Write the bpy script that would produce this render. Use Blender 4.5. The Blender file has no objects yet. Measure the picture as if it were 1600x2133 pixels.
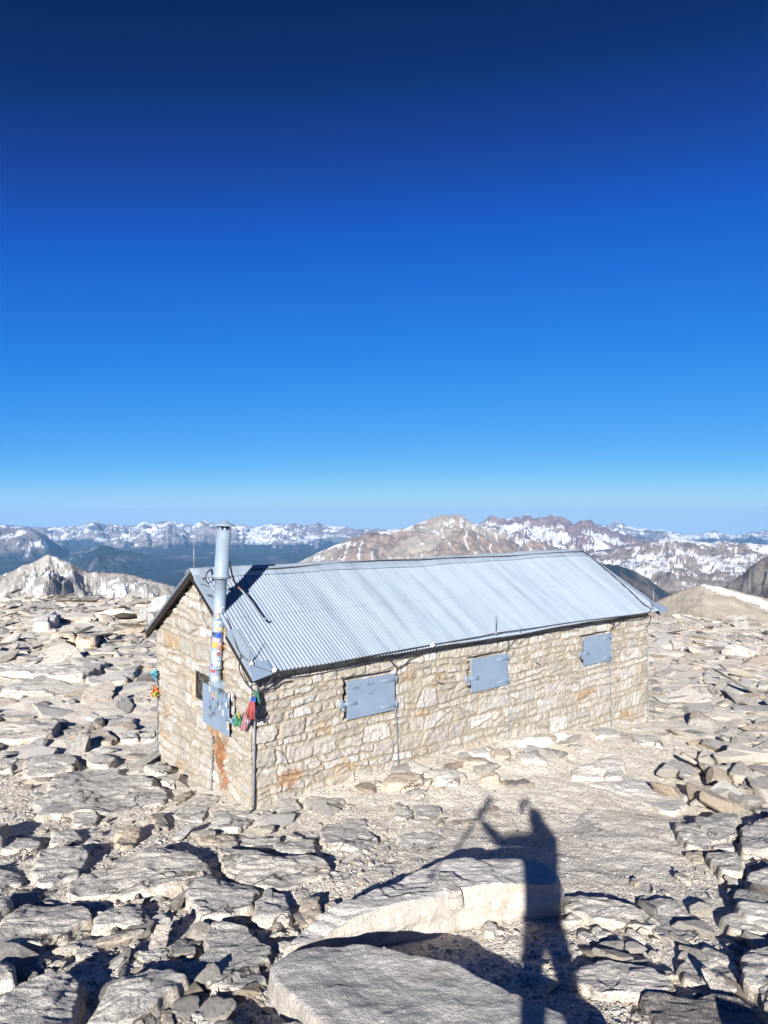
import bpy, math, random
import numpy as np
from mathutils import Vector, Matrix

# ------------------------------------------------------------------ scene, camera, sky, sun
S = bpy.context.scene
S.render.engine = 'CYCLES'
S.render.resolution_x, S.render.resolution_y = 768, 1024
S.view_settings.view_transform = 'Standard'
S.view_settings.look = 'None'
S.view_settings.gamma = 1
S.view_settings.exposure = 1.15
S.cycles.use_denoising = True
S.cycles.max_bounces = 6
S.cycles.volume_bounces = 0
COL = S.collection

F, V0, CAM_Z = 1400.0, 1073.0, 4.2          # focal length and eye level in photograph pixels, eye height over the hut's near corner
cam = bpy.data.cameras.new('camera')
cam.sensor_fit = 'HORIZONTAL'; cam.sensor_width = 36; cam.lens = 36*F/1600
cam.shift_y = (V0-1066.5)/1600
cam.clip_start = 0.05; cam.clip_end = 120000
camo = bpy.data.objects.new('camera', cam); COL.objects.link(camo)
camo.location = (0, 0, CAM_Z); camo.rotation_euler = (math.radians(90), 0, 0)
S.camera = camo

SUN_EL, SUN_AZ = math.radians(22.7), math.radians(11.7+180)   # the sun stands behind the camera, a little to the left
W = bpy.data.worlds.new('World'); S.world = W; W.use_nodes = True
nt = W.node_tree; nt.nodes.clear()
sky = nt.nodes.new('ShaderNodeTexSky'); sky.sky_type = 'NISHITA'; sky.sun_disc = False
sky.sun_elevation = SUN_EL; sky.sun_rotation = SUN_AZ
sky.altitude = 4400; sky.air_density = 0.6; sky.dust_density = 0.0; sky.ozone_density = 10.0      # thin clear air
bg = nt.nodes.new('ShaderNodeBackground'); bg.inputs['Strength'].default_value = 0.1
wo = nt.nodes.new('ShaderNodeOutputWorld')
def wvec(op, v):
    n = nt.nodes.new('ShaderNodeVectorMath'); n.operation = op; n.inputs[1].default_value = (v, v, v) if op == 'MULTIPLY' else (0, 0, 0)
    return n
w1 = wvec('MULTIPLY', .1/1.3); gm = nt.nodes.new('ShaderNodeGamma'); gm.inputs['Gamma'].default_value = 1/2.2
cv = nt.nodes.new('ShaderNodeRGBCurve'); w2 = wvec('MULTIPLY', 10.0)
EXPO = 2**S.view_settings.exposure
TONES = (((0.0128, .0010), (.017, .0070), (.0245, .0100), (.046, .045), (.0857, .135), (.1525, .33), (.2242, .45), (1.3, .65)),
         ((.0394, .021), (.0538, .053), (.0803, .141), (.157, .30), (.285, .475), (.4547, .66), (.5819, .70), (1.3, .70)),
         ((.1346, .115), (.1835, .300), (.2742, .66), (.5212, .86), (.8427, .94), (1.1184, .93), (1.2129, .89), (1.3, .88)))
for ch, pts in zip(cv.mapping.curves[:3], TONES):                # deepen the sky's blue as the photograph's contrast does
    for x, y in pts[:-1]: ch.points.new((x/1.3)**(1/2.2), y/EXPO)
    ch.points[-1].location = (1.0, pts[-1][1]/EXPO)
    for p in ch.points: p.handle_type = 'AUTO_CLAMPED'
cv.mapping.update()
for p, q in ((sky.outputs[0], w1.inputs[0]), (w1.outputs[0], gm.inputs[0]), (gm.outputs[0], cv.inputs['Color']), (cv.outputs[0], w2.inputs[0]), (w2.outputs[0], bg.inputs[0]), (bg.outputs[0], wo.inputs[0])): nt.links.new(p, q)

sl = bpy.data.lights.new('sun', 'SUN'); sl.energy = 5.0; sl.angle = math.radians(0.53); sl.color = (1.0, 0.97, 0.925)
so = bpy.data.objects.new('sun', sl); COL.objects.link(so)
sd = Vector((math.sin(SUN_AZ)*math.cos(SUN_EL), math.cos(SUN_AZ)*math.cos(SUN_EL), math.sin(SUN_EL)))
so.rotation_euler = sd.to_track_quat('Z', 'Y').to_euler(); so.location = sd*50

# ------------------------------------------------------------------ numbers: noise, terrain, projection
def _h(ix, iy, iz, seed):
    n = (ix.astype(np.int64)*374761393 + iy.astype(np.int64)*668265263 + iz.astype(np.int64)*2147483647 + seed*1274126177) & 0xffffffff
    n = ((n ^ (n >> 13))*1274126177) & 0xffffffff
    n = ((n ^ (n >> 16))*2246822519) & 0xffffffff
    return ((n ^ (n >> 15)) & 0xffffff)/float(0xffffff)
def _q(t): return t*t*t*(t*(t*6-15)+10)
def n2(x, y, seed=0):
    ix, iy = np.floor(x), np.floor(y); fx, fy = _q(x-ix), _q(y-iy); z = np.zeros_like(ix)
    a = _h(ix, iy, z, seed); b = _h(ix+1, iy, z, seed); c = _h(ix, iy+1, z, seed); d = _h(ix+1, iy+1, z, seed)
    return 2*((a*(1-fx)+b*fx)*(1-fy)+(c*(1-fx)+d*fx)*fy)-1
def n3(x, y, z, seed=0):
    ix, iy, iz = np.floor(x), np.floor(y), np.floor(z); fx, fy, fz = _q(x-ix), _q(y-iy), _q(z-iz)
    def pl(k):
        a = _h(ix, iy, iz+k, seed); b = _h(ix+1, iy, iz+k, seed); c = _h(ix, iy+1, iz+k, seed); d = _h(ix+1, iy+1, iz+k, seed)
        return (a*(1-fx)+b*fx)*(1-fy)+(c*(1-fx)+d*fx)*fy
    return 2*(pl(0)*(1-fz)+pl(1)*fz)-1
def fbm2(x, y, o=4, seed=0, gain=0.5):
    r = 0; a = 1; s = 0
    for k in range(o):
        r = r + a*n2(x*2**k+17.3*k, y*2**k-9.1*k, seed+k); s += a; a *= gain
    return r/s*1.6
def fbm3(x, y, z, o=4, seed=0, gain=0.5):
    r = 0; a = 1; s = 0
    for k in range(o):
        r = r + a*n3(x*2**k+17.3*k, y*2**k-9.1*k, z*2**k+3.7*k, seed+k); s += a; a *= gain
    return r/s*1.6
def ridge2(x, y, o=4, seed=0, gain=0.55):
    r = 0; a = 1; s = 0
    for k in range(o):
        r = r + a*(1-2*np.abs(n2(x*2**k+7.3*k, y*2**k-9.1*k, seed+k))); s += a; a *= gain
    return r/s
def sst(a, b, x):
    t = np.clip((x-a)/(b-a), 0, 1); return t*t*(3-2*t)

TH = math.atan2(1813, 1400)
AX = np.array([math.sin(TH), math.cos(TH), 0]); BX = np.array([-math.cos(TH), math.sin(TH), 0]); ZX = np.array([0, 0, 1.0])
H0 = np.array([(525-800)/617*CAM_Z, F*CAM_Z/617, 0.0])
GY = [-40, -10, 0, 4.5, 9.53, 12.62, 16, 25, 38, 50, 57, 70, 100, 160]
GZ = [3.5, 2.7, 1.71, .9, 0, -.36, -.74, -1.30, -1.95, -2.55, -3.8, -10, -36, -90]
def gs(x, y):                                   # the ground without its small bumps
    x = np.asarray(x, float); y = np.asarray(y, float)
    z = np.interp(y, GY, GZ)
    z = z - (.024*np.clip(x, -60, 60)+.026*np.clip(x-4, 0, 50))*sst(13, 40, y)
    z = z + .16*fbm2(x*.13, y*.13, 3, 5)*sst(13, 22, y)
    z = z - sst(45, 90, np.abs(x))*18
    s_ = (x-H0[0])*AX[0]+(y-H0[1])*AX[1]; t_ = (x-H0[0])*BX[0]+(y-H0[1])*BX[1]     # rubble and sand banked up against the long wall
    z = z + np.interp(s_, [-.3, .3, 2.6, 5.3, 8.3, 10.2, 12], [0, .03, .25, .34, .20, .04, 0])*np.exp(-(np.minimum(t_, 0)/1.7)**2)*(t_ < 1.0)
    return z
def gnd(x, y):
    x = np.asarray(x, float); y = np.asarray(y, float)
    return gs(x, y) + .03*fbm2(x*.7, y*.7, 3, 11) + .014*fbm2(x*2.2, y*2.2, 2, 14) + .012*fbm2(x*4, y*4, 3, 12) + .004*fbm2(x*22, y*22, 2, 13)

CAM = np.array([0, 0, CAM_Z])
def ray(u, v): return np.array([(u-800)/F, 1.0, -(v-V0)/F])
def hit(u, v, n, p0):                           # where a line of sight meets a wall, a roof or the ground
    d = ray(u, v); return CAM + d*(((np.asarray(p0)-CAM)@n)/(d@n))
def px(p): return 800+F*p[0]/p[1], V0-F*(p[2]-CAM_Z)/p[1]
def onground(u, v, t=0.0):
    d = ray(u, v); lo, hi = 1.0, 70.0
    ys = np.geomspace(1.5, 65, 700)
    zz = CAM_Z+d[2]*ys-(gs(d[0]*ys, ys)+t)
    k = np.argmax(zz < 0)
    if zz[k] >= 0: return CAM+d*50
    y0, y1 = ys[max(k-1, 0)], ys[k]; a, b = zz[max(k-1, 0)], zz[k]
    y = y0+(y1-y0)*a/(a-b+1e-9)
    return CAM+d*y

HL, HW, HE, HR = 10.2, 3.92, 1.975, 3.27        # hut: length, width, eave height, ridge height
def loc(p): q = np.asarray(p)-H0; return np.array([q@AX, q@BX, q[2]])
def wld(l): return H0+l[0]*AX+l[1]*BX+l[2]*ZX
def on_long(u, v, off=0.0): return loc(hit(u, v, BX, wld((0, -off, 0))))
def on_gable(u, v, off=0.0): return loc(hit(u, v, AX, wld((-off, 0, 0))))
EAVE_Y = -.28
RN = np.array([0, -(HR-HE), HW/2-EAVE_Y]); RN = RN/np.linalg.norm(RN)
def on_roof(u, v, off=0.0):
    n = RN[0]*AX+RN[1]*BX+RN[2]*ZX
    return loc(hit(u, v, n, wld((0, HW/2, HR))+n*off))

# ------------------------------------------------------------------ objects and tags
def mesh_np(name, V, Fq, smooth=True, col=None, uv=None):
    V = np.ascontiguousarray(V, np.float32); Fq = np.ascontiguousarray(Fq, np.int32)
    me = bpy.data.meshes.new(name); n, k = Fq.shape
    me.vertices.add(len(V)); me.vertices.foreach_set('co', V.ravel())
    me.loops.add(n*k); me.loops.foreach_set('vertex_index', Fq.ravel())
    me.polygons.add(n); me.polygons.foreach_set('loop_start', np.arange(0, n*k, k, dtype=np.int32))
    me.polygons.foreach_set('use_smooth', np.full(n, smooth))
    me.update(calc_edges=True)
    if col is not None:
        at = me.color_attributes.new('tone', 'FLOAT_COLOR', 'POINT')
        c = np.ones((len(V), 4), np.float32); c[:, :col.shape[1]] = col; at.data.foreach_set('color', c.ravel())
    return me
def link(name, me, mat=None, parent=None, loc_=(0, 0, 0), rot=(0, 0, 0)):
    o = bpy.data.objects.new(name, me); COL.objects.link(o)
    if mat is not None and me is not None:
        me.materials.clear(); me.materials.append(mat)
    o.location = loc_; o.rotation_euler = rot
    if parent is not None: o.parent = parent
    return o
def tag(o, label=None, cat=None, group=None, kind=None):
    if label: o['label'] = label
    if cat: o['category'] = cat
    if group: o['group'] = group
    if kind: o['kind'] = kind
    return o
class MB:                                       # collects boxes, tubes and sheets into ONE mesh
    def __init__(s): s.v = []; s.f = []
    def add(s, V, Fs):
        k = len(s.v); s.v += [tuple(map(float, p)) for p in V]; s.f += [tuple(int(i)+k for i in f) for f in Fs]
        return s
    def box(s, a, b, bev=0.0, M=None):
        a = np.minimum(a, b) if True else a; 
        return s
    def rbox(s, x0, x1, y0, y1, z0, z1, bev=.004):
        b = min(bev, (x1-x0)*.3, (y1-y0)*.3, (z1-z0)*.3)
        V = []; 
        for z, i in ((z0, b), (z0+b, 0), (z1-b, 0), (z1, b)):
            xa, xb, ya, yb = x0+i, x1-i, y0+i, y1-i; c = b
            V += [(xa+c, ya, z), (xb-c, ya, z), (xb, ya+c, z), (xb, yb-c, z), (xb-c, yb, z), (xa+c, yb, z), (xa, yb-c, z), (xa, ya+c, z)]
        Fs = [tuple(range(7, -1, -1)), tuple(range(24, 32))]
        for k in range(3):
            for i in range(8):
                j = (i+1) % 8; Fs.append((k*8+i, k*8+j, k*8+8+j, k*8+8+i))
        return s.add(V, Fs)
    def tube(s, P, r, n=8, cap=True):
        P = [np.asarray(p, float) for p in P]; m = len(P)
        R = r if hasattr(r, '__len__') else [r]*m
        V = []; up = None
        for i in range(m):
            t = P[min(i+1, m-1)]-P[max(i-1, 0)]; t = t/(np.linalg.norm(t)+1e-12)
            if up is None: up = np.array([0, 0, 1.0]) if abs(t[2]) < .9 else np.array([1.0, 0, 0])
            u = up-t*(up@t); u /= np.linalg.norm(u)+1e-12; w = np.cross(t, u); up = u
            for k in range(n):
                a = 2*math.pi*k/n; V.append(P[i]+R[i]*(math.cos(a)*u+math.sin(a)*w))
        Fs = []
        for i in range(m-1):
            for k in range(n):
                j = (k+1) % n; Fs.append((i*n+k, i*n+j, i*n+n+j, i*n+n+k))
        if cap: Fs += [tuple(range(n-1, -1, -1)), tuple(range((m-1)*n, m*n))]
        return s.add(V, Fs)
    def lathe(s, prof, n=28, org=(0, 0, 0), axis=(0, 0, 1)):
        org = np.asarray(org, float); t = np.asarray(axis, float); t /= np.linalg.norm(t)
        u = np.array([1.0, 0, 0]); u = u-t*(u@t); u /= np.linalg.norm(u); w = np.cross(t, u); V = []; Fs = []
        for r, z in prof:
            for k in range(n):
                a = 2*math.pi*k/n; V.append(org+t*z+r*(math.cos(a)*u+math.sin(a)*w))
        for i in range(len(prof)-1):
            for k in range(n):
                j = (k+1) % n; Fs.append((i*n+k, i*n+j, i*n+n+j, i*n+n+k))
        return s.add(V, Fs)
    def build(s, name, mat, parent=None, smooth=False, loc_=(0, 0, 0)):
        me = bpy.data.meshes.new(name); me.from_pydata(s.v, [], s.f); me.update()
        if smooth:
            for p in me.polygons: p.use_smooth = len(p.vertices) <= 4
        return link(name, me, mat, parent, loc_)
def curve(P, n=6):                              # Catmull-Rom through the points
    P = [np.asarray(p, float) for p in P]; out = []
    Q = [2*P[0]-P[1]]+P+[2*P[-1]-P[-2]]
    for i in range(1, len(Q)-2):
        for k in range(n):
            t = k/n; a, b, c, d = Q[i-1:i+3]
            out.append(.5*((2*b)+(c-a)*t+(2*a-5*b+4*c-d)*t*t+(3*b-a-3*c+d)*t**3))
    return out+[P[-1]]
def grid_faces(nr, nc, wrap=False):
    i = np.arange(nr-1)[:, None]; j = np.arange(nc if wrap else nc-1)[None, :]; j2 = (j+1) % nc
    return np.stack([i*nc+j, i*nc+j2, (i+1)*nc+j2, (i+1)*nc+j], -1).reshape(-1, 4)

# ------------------------------------------------------------------ materials
def new_mat(name):
    m = bpy.data.materials.new(name); m.use_nodes = True
    t = m.node_tree; return m, t, t.nodes['Principled BSDF']
def N(t, k, **kw):
    n = t.nodes.new(k)
    for a, b in kw.items():
        if a in n.inputs: n.inputs[a].default_value = b
        else: setattr(n, a, b)
    return n
def noise(t, vec, sc, det=4, rough=.55, dist=0.0):
    n = N(t, 'ShaderNodeTexNoise'); n.inputs['Scale'].default_value = sc; n.inputs['Detail'].default_value = det
    n.inputs['Roughness'].default_value = rough; n.inputs['Distortion'].default_value = dist
    if vec is not None: t.links.new(vec, n.inputs['Vector'])
    return n.outputs['Fac']
def ramp(t, fac, stops):
    r = N(t, 'ShaderNodeValToRGB'); e = r.color_ramp.elements
    while len(e) < len(stops): e.new(.5)
    for k, (p, c) in enumerate(stops):
        e[k].position = p; e[k].color = (*c, 1) if hasattr(c, '__len__') else (c, c, c, 1)
    t.links.new(fac, r.inputs[0]); return r.outputs[0]
def mix(t, fac, a, b, mode='MIX'):
    m = N(t, 'ShaderNodeMix', data_type='RGBA', blend_type=mode); m.clamp_factor = True
    for k, s in (('Factor', fac), ('A', a), ('B', b)):
        i = [q for q in m.inputs if q.name == k and (q.type == 'RGBA' if k != 'Factor' else q.type == 'VALUE')][0]
        if isinstance(s, bpy.types.NodeSocket): t.links.new(s, i)
        else: i.default_value = (*s, 1) if hasattr(s, '__len__') else s
    return [q for q in m.outputs if q.type == 'RGBA'][0]
def mth(t, op, a, b=0.0):
    m = N(t, 'ShaderNodeMath', operation=op)
    for k, s in enumerate((a, b)):
        if isinstance(s, bpy.types.NodeSocket): t.links.new(s, m.inputs[k])
        else: m.inputs[k].default_value = s
    return m.outputs[0]
def bump(t, b, h, dist, strength=1.0, prev=None):
    n = N(t, 'ShaderNodeBump'); n.inputs['Distance'].default_value = dist; n.inputs['Strength'].default_value = strength
    t.links.new(h, n.inputs['Height'])
    if prev is not None: t.links.new(prev, n.inputs['Normal'])
    if b is not None: t.links.new(n.outputs[0], b.inputs['Normal'])
    return n.outputs[0]
def coords(t, kind='Object', scale=None, rot=None):
    c = N(t, 'ShaderNodeTexCoord').outputs[kind]
    if scale is None: return c
    m = N(t, 'ShaderNodeMapping'); m.inputs['Scale'].default_value = scale
    if rot: m.inputs['Rotation'].default_value = rot
    t.links.new(c, m.inputs[0]); return m.outputs[0]

def granite(name, pale, grey, grey_amount=.6, fol=1.0, own=False, pep=.62):
    m, t, b = new_mat(name); b.inputs['Roughness'].default_value = .9; b.inputs['Specular IOR Level'].default_value = .25
    c = coords(t)
    big = noise(t, c, 1.7, 5); spk = noise(t, c, 70, 3, .65); spk2 = noise(t, c, 26, 4, .7)
    fo = noise(t, coords(t, 'Object', (2.2, 3.5, 17), (.35, .2, .5)), 1.6, 6, .62, .4)
    geo = N(t, 'ShaderNodeNewGeometry'); sep = N(t, 'ShaderNodeSeparateXYZ'); t.links.new(geo.outputs['Normal'], sep.inputs[0])
    up = mth(t, 'ADD', sep.outputs['Z'], mth(t, 'MULTIPLY', mth(t, 'SUBTRACT', big, .5), 1.5))
    top = mth(t, 'MULTIPLY', ramp(t, up, [(.45, 0.0), (.85, 1.0)]), grey_amount)   # lichen and weathering lie on the upper faces
    base = mix(t, top, pale, grey)
    inf = N(t, 'ShaderNodeObjectInfo')
    base = mix(t, .5, base, ramp(t, inf.outputs['Random'], [(0, (.62, .60, .58)), (.5, (1, .98, .95)), (1, (1.2, 1.1, .97))]), 'MULTIPLY')
    if own:
        vc = N(t, 'ShaderNodeVertexColor'); vc.layer_name = 'tone'; base = mix(t, 1.0, base, vc.outputs[0], 'MULTIPLY')
    base = mix(t, ramp(t, fo, [(.50, 0.0), (.62, .52*fol)]), base, (.15, .14, .135))
    base = mix(t, ramp(t, spk, [(.50, 0.0), (.64, pep)]), base, (.07, .066, .066))
    base = mix(t, ramp(t, spk2, [(.52, 0.0), (.70, .5)]), base, (.78, .73, .65))
    vr = N(t, 'ShaderNodeTexVoronoi', feature='DISTANCE_TO_EDGE'); vr.inputs['Scale'].default_value = 1.5          # fracture lines
    wp = N(t, 'ShaderNodeVectorMath', operation='ADD'); t.links.new(coords(t, 'Object', (.8, 1.0, 2.6), (.2, .15, .4)), wp.inputs[0])
    nz = N(t, 'ShaderNodeTexNoise'); nz.inputs['Scale'].default_value = 3.5; nz.inputs['Detail'].default_value = 5; t.links.new(c, nz.inputs['Vector'])
    ns_ = N(t, 'ShaderNodeVectorMath', operation='SCALE'); ns_.inputs['Scale'].default_value = .55; t.links.new(nz.outputs['Color'], ns_.inputs[0]); t.links.new(ns_.outputs[0], wp.inputs[1])
    t.links.new(wp.outputs[0], vr.inputs['Vector'])
    crk = mth(t, 'MULTIPLY', ramp(t, vr.outputs['Distance'], [(0.0, 1.0), (.022, 0.0)]), ramp(t, noise(t, c, 1.3, 2), [(.46, 0.0), (.58, 1.0)]))
    if fol > .5: base = mix(t, mth(t, 'MULTIPLY', crk, .8), base, (.07, .06, .052))
    st = noise(t, c, 2.6, 4, .6)
    base = mix(t, ramp(t, st, [(.62, 0.0), (.78, .45)]), base, (.50, .33, .17))
    t.links.new(base, b.inputs['Base Color'])
    n1 = bump(t, None, noise(t, c, 14, 7, .7), .05, .85)
    n2_ = bump(t, None, fo, .03, .8*fol, n1)
    if fol > .5: n2_ = bump(t, None, mth(t, 'MULTIPLY', crk, -1.0), .05, 1.0, n2_)
    bump(t, b, spk, .010, .9, n2_)
    return m
M = {}
M['granite'] = granite('granite', (.60, .54, .455), (.63, .61, .57), .75)
M['granite_rubble'] = granite('granite_rubble', (.61, .55, .465), (.60, .575, .53), .7, 1.0, True)
M['granite_white'] = granite('granite_pale', (.51, .465, .405), (.60, .58, .555), .75, .25, False, .22)
M['granite_warm'] = granite('granite_warm', (.56, .455, .345), (.53, .47, .39), .5)
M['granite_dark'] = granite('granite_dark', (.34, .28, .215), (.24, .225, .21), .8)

def flat(name, c, rough=.7, metal=0.0, var=.15, sc=6.0, spec=.4, bmp=0.0):
    m, t, b = new_mat(name); b.inputs['Roughness'].default_value = rough; b.inputs['Metallic'].default_value = metal
    b.inputs['Specular IOR Level'].default_value = spec
    n = noise(t, coords(t), sc, 5, .6)
    lo = tuple(q*(1-var) for q in c); hi = tuple(min(1, q*(1+var)) for q in c)
    t.links.new(ramp(t, n, [(.3, lo), (.7, hi)]), b.inputs['Base Color'])
    if bmp: bump(t, b, noise(t, coords(t), sc*6, 4), bmp)
    return m
M['paint'] = flat('blue_grey_paint', (.165, .215, .285), .5, 0, .10, 3.0, .4)
M['pipe'] = flat('pipe_paint', (.20, .25, .305), .45, 0, .12, 5.0, .45)
M['galv'] = flat('galvanised_steel', (.20, .22, .24), .5, .4, .15, 14.0)
M['dark_cable'] = flat('dark_cable', (.05, .045, .045), .7)
M['rust_cable'] = flat('rusty_strap', (.17, .085, .055), .8, 0, .35, 20)
M['wood_dark'] = flat('weathered_wood', (.022, .017, .014), .85, 0, .4, 9, .2)
M['soot'] = flat('black_iron', (.02, .02, .022), .6)
M['white_rag'] = flat('white_insulator', (.75, .73, .70), .7)
m, t, b = new_mat('window_glass'); b.inputs['Base Color'].default_value = (.02, .022, .025, 1); b.inputs['Roughness'].default_value = .12; M['glass'] = m
# roof sheet: painted steel, chalky streaks that run down the slope
m, t, b = new_mat('roof_sheet'); b.inputs['Roughness'].default_value = .6; b.inputs['Specular IOR Level'].default_value = .35
sk = noise(t, coords(t, 'Object', (4.2, .35, .35)), 1.0, 5, .65); sk2 = noise(t, coords(t, 'Object', (14, .8, .8)), 1.0, 3)
cb = ramp(t, sk, [(.33, (.165, .205, .25)), (.5, (.215, .26, .312)), (.68, (.245, .293, .345))])
cb = mix(t, ramp(t, sk2, [(.5, 0.0), (.75, .35)]), cb, (.28, .325, .37))
cb = mix(t, ramp(t, noise(t, coords(t), 9, 5, .7), [(.60, 0.0), (.75, .3)]), cb, (.17, .20, .235))
t.links.new(cb, b.inputs['Base Color']); bump(t, b, noise(t, coords(t), 40, 3), .002); M['roof'] = m
# stone wall: stone and mortar tones come from the mesh, grain from noise
m, t, b = new_mat('rubble_masonry'); b.inputs['Roughness'].default_value = .92; b.inputs['Specular IOR Level'].default_value = .2
at = N(t, 'ShaderNodeVertexColor'); at.layer_name = 'tone'; c = coords(t)
cb = mix(t, ramp(t, noise(t, c, 75, 3, .65), [(.55, 0.0), (.70, .5)]), at.outputs[0], (.20, .17, .14))
cb = mix(t, ramp(t, noise(t, c, 30, 4, .65), [(.54, 0.0), (.72, .4)]), cb, (.52, .47, .40))
t.links.new(cb, b.inputs['Base Color'])
bump(t, b, noise(t, c, 60, 5, .7), .008, .9, bump(t, None, noise(t, c, 18, 5, .7), .02, .8)); M['masonry'] = m
# gravelly ground
m, t, b = new_mat('granite_grit'); b.inputs['Roughness'].default_value = .95; b.inputs['Specular IOR Level'].default_value = .15
c = coords(t)
cb = ramp(t, noise(t, c, .9, 6, .6), [(.3, (.66, .60, .51)), (.5, (.74, .685, .60)), (.7, (.80, .745, .66))])
vo = N(t, 'ShaderNodeTexVoronoi'); vo.inputs['Scale'].default_value = 55; t.links.new(c, vo.inputs['Vector'])
vs = N(t, 'ShaderNodeSeparateColor'); t.links.new(vo.outputs['Color'], vs.inputs[0])
cb = mix(t, .75, cb, ramp(t, vs.outputs[0], [(0, (.5, .47, .43)), (.35, (.9, .88, .84)), (.8, (1.05, 1.03, 1.0)), (1, (1.25, 1.22, 1.18))]), 'MULTIPLY')
cb = mix(t, ramp(t, noise(t, c, 130, 2, .6), [(.58, 0.0), (.72, .35)]), cb, (.22, .19, .165))
t.links.new(cb, b.inputs['Base Color'])
bump(t, b, noise(t, c, 120, 3), .006, .8, bump(t, None, vo.outputs['Distance'], .02, .7, bump(t, None, noise(t, c, 9, 6, .65), .06, .8))); M['grit'] = m
# snow
m, t, b = new_mat('old_snow'); b.inputs['Base Color'].default_value = (.86, .88, .90, 1); b.inputs['Roughness'].default_value = .7
bump(t, b, noise(t, coords(t), 9, 5), .06); M['snow'] = m
# mountains: tones from the mesh
m, t, b = new_mat('mountain_rock'); b.inputs['Roughness'].default_value = .95; b.inputs['Specular IOR Level'].default_value = .1
at = N(t, 'ShaderNodeVertexColor'); at.layer_name = 'tone'
t.links.new(at.outputs[0], b.inputs['Base Color']); c = coords(t)
bump(t, b, noise(t, c, .035, 5, .7), 14, .8, bump(t, None, noise(t, c, .008, 5, .65), 45, .7)); M['mountain'] = m
def cloth(name, c): M[name] = flat(name, c, .85, 0, .12, 30, .15); return M[name]
m, t, b = new_mat('hill_gravel'); b.inputs['Roughness'].default_value = .95; b.inputs['Specular IOR Level'].default_value = .1
at = N(t, 'ShaderNodeVertexColor'); at.layer_name = 'tone'; c = coords(t)
t.links.new(mix(t, ramp(t, noise(t, c, 1.6, 5, .7), [(.5, 0.0), (.7, .5)]), at.outputs[0], (.22, .19, .155)), b.inputs['Base Color'])
bump(t, b, noise(t, c, .9, 6, .7), .25, .7); M['hill'] = m
# ------------------------------------------------------------------ the ground of the summit
def build_ground():
    az = np.concatenate([np.linspace(-180, -46, 60, endpoint=False), np.arange(-46, 46, .12), np.linspace(46, 180, 61)[:-1]])*math.pi/180
    r = np.concatenate([[.02], np.geomspace(.4, 3.2, 30)[:-1], np.geomspace(3.2, 62, 760), np.geomspace(62.5, 200, 40)])
    A, R = np.meshgrid(az, r); X = R*np.sin(A); Y = R*np.cos(A)
    Z = gnd(X, Y)
    inside = ((X-H0[0])*AX[0]+(Y-H0[1])*AX[1]); ins2 = ((X-H0[0])*BX[0]+(Y-H0[1])*BX[1])
    me = mesh_np('ground', np.stack([X, Y, Z], -1).reshape(-1, 3), grid_faces(len(r), len(az), True)[:, ::-1])
    tag(link('ground', me, M['grit']), kind='structure')
build_ground()

# ------------------------------------------------------------------ rocks
def ico(sub):
    p = (1+5**.5)/2
    V = [(-1, p, 0), (1, p, 0), (-1, -p, 0), (1, -p, 0), (0, -1, p), (0, 1, p), (0, -1, -p), (0, 1, -p), (p, 0, -1), (p, 0, 1), (-p, 0, -1), (-p, 0, 1)]
    Fs = [(0, 11, 5), (0, 5, 1), (0, 1, 7), (0, 7, 10), (0, 10, 11), (1, 5, 9), (5, 11, 4), (11, 10, 2), (10, 7, 6), (7, 1, 8), (3, 9, 4), (3, 4, 2), (3, 2, 6), (3, 6, 8), (3, 8, 9), (4, 9, 5), (2, 4, 11), (6, 2, 10), (8, 6, 7), (9, 8, 1)]
    V = [np.array(v)/np.linalg.norm(v) for v in V]
    for _ in range(sub):
        cache = {}; G = []
        def mid(a, b):
            k = (min(a, b), max(a, b))
            if k not in cache:
                q = V[a]+V[b]; V.append(q/np.linalg.norm(q)); cache[k] = len(V)-1
            return cache[k]
        for a, b_, c in Fs:
            x, y, z = mid(a, b_), mid(b_, c), mid(c, a); G += [(a, x, z), (b_, y, x), (c, z, y), (x, y, z)]
        Fs = G
    return np.array(V), np.array(Fs)
ICO = {k: ico(k) for k in (0, 1, 2, 3, 4)}
def chunk(seed, sub, planes=13, sharp=48.0, rough=.03):      # an angular block: a ball cut by random planes
    D, Fs = ICO[sub]; rg = np.random.default_rng(seed)
    n = rg.normal(size=(planes, 3)); n /= np.linalg.norm(n, axis=1)[:, None]
    n = np.vstack([n, [[.08, .05, 1], [0, .05, -1]]]); n /= np.linalg.norm(n, axis=1)[:, None]
    d = np.concatenate([rg.uniform(.62, 1.0, planes), [.55, .6]])
    q = (D@n.T)/d[None]; q = np.log(np.exp(np.clip(q, 0, None)*sharp).sum(1))/sharp
    P = D/q[:, None]
    if sub >= 2:
        P = P*(1+rough*fbm3(P[:, 0]*2.3+seed, P[:, 1]*2.3, P[:, 2]*3.5, 4, seed))[:, None]
    if sub >= 3:
        P[:, 2] += .05*np.clip(fbm3(P[:, 0]*1.2, P[:, 1]*1.2+seed, P[:, 2]*7, 3, seed+9), -.5, .5)
    return P, Fs

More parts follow.
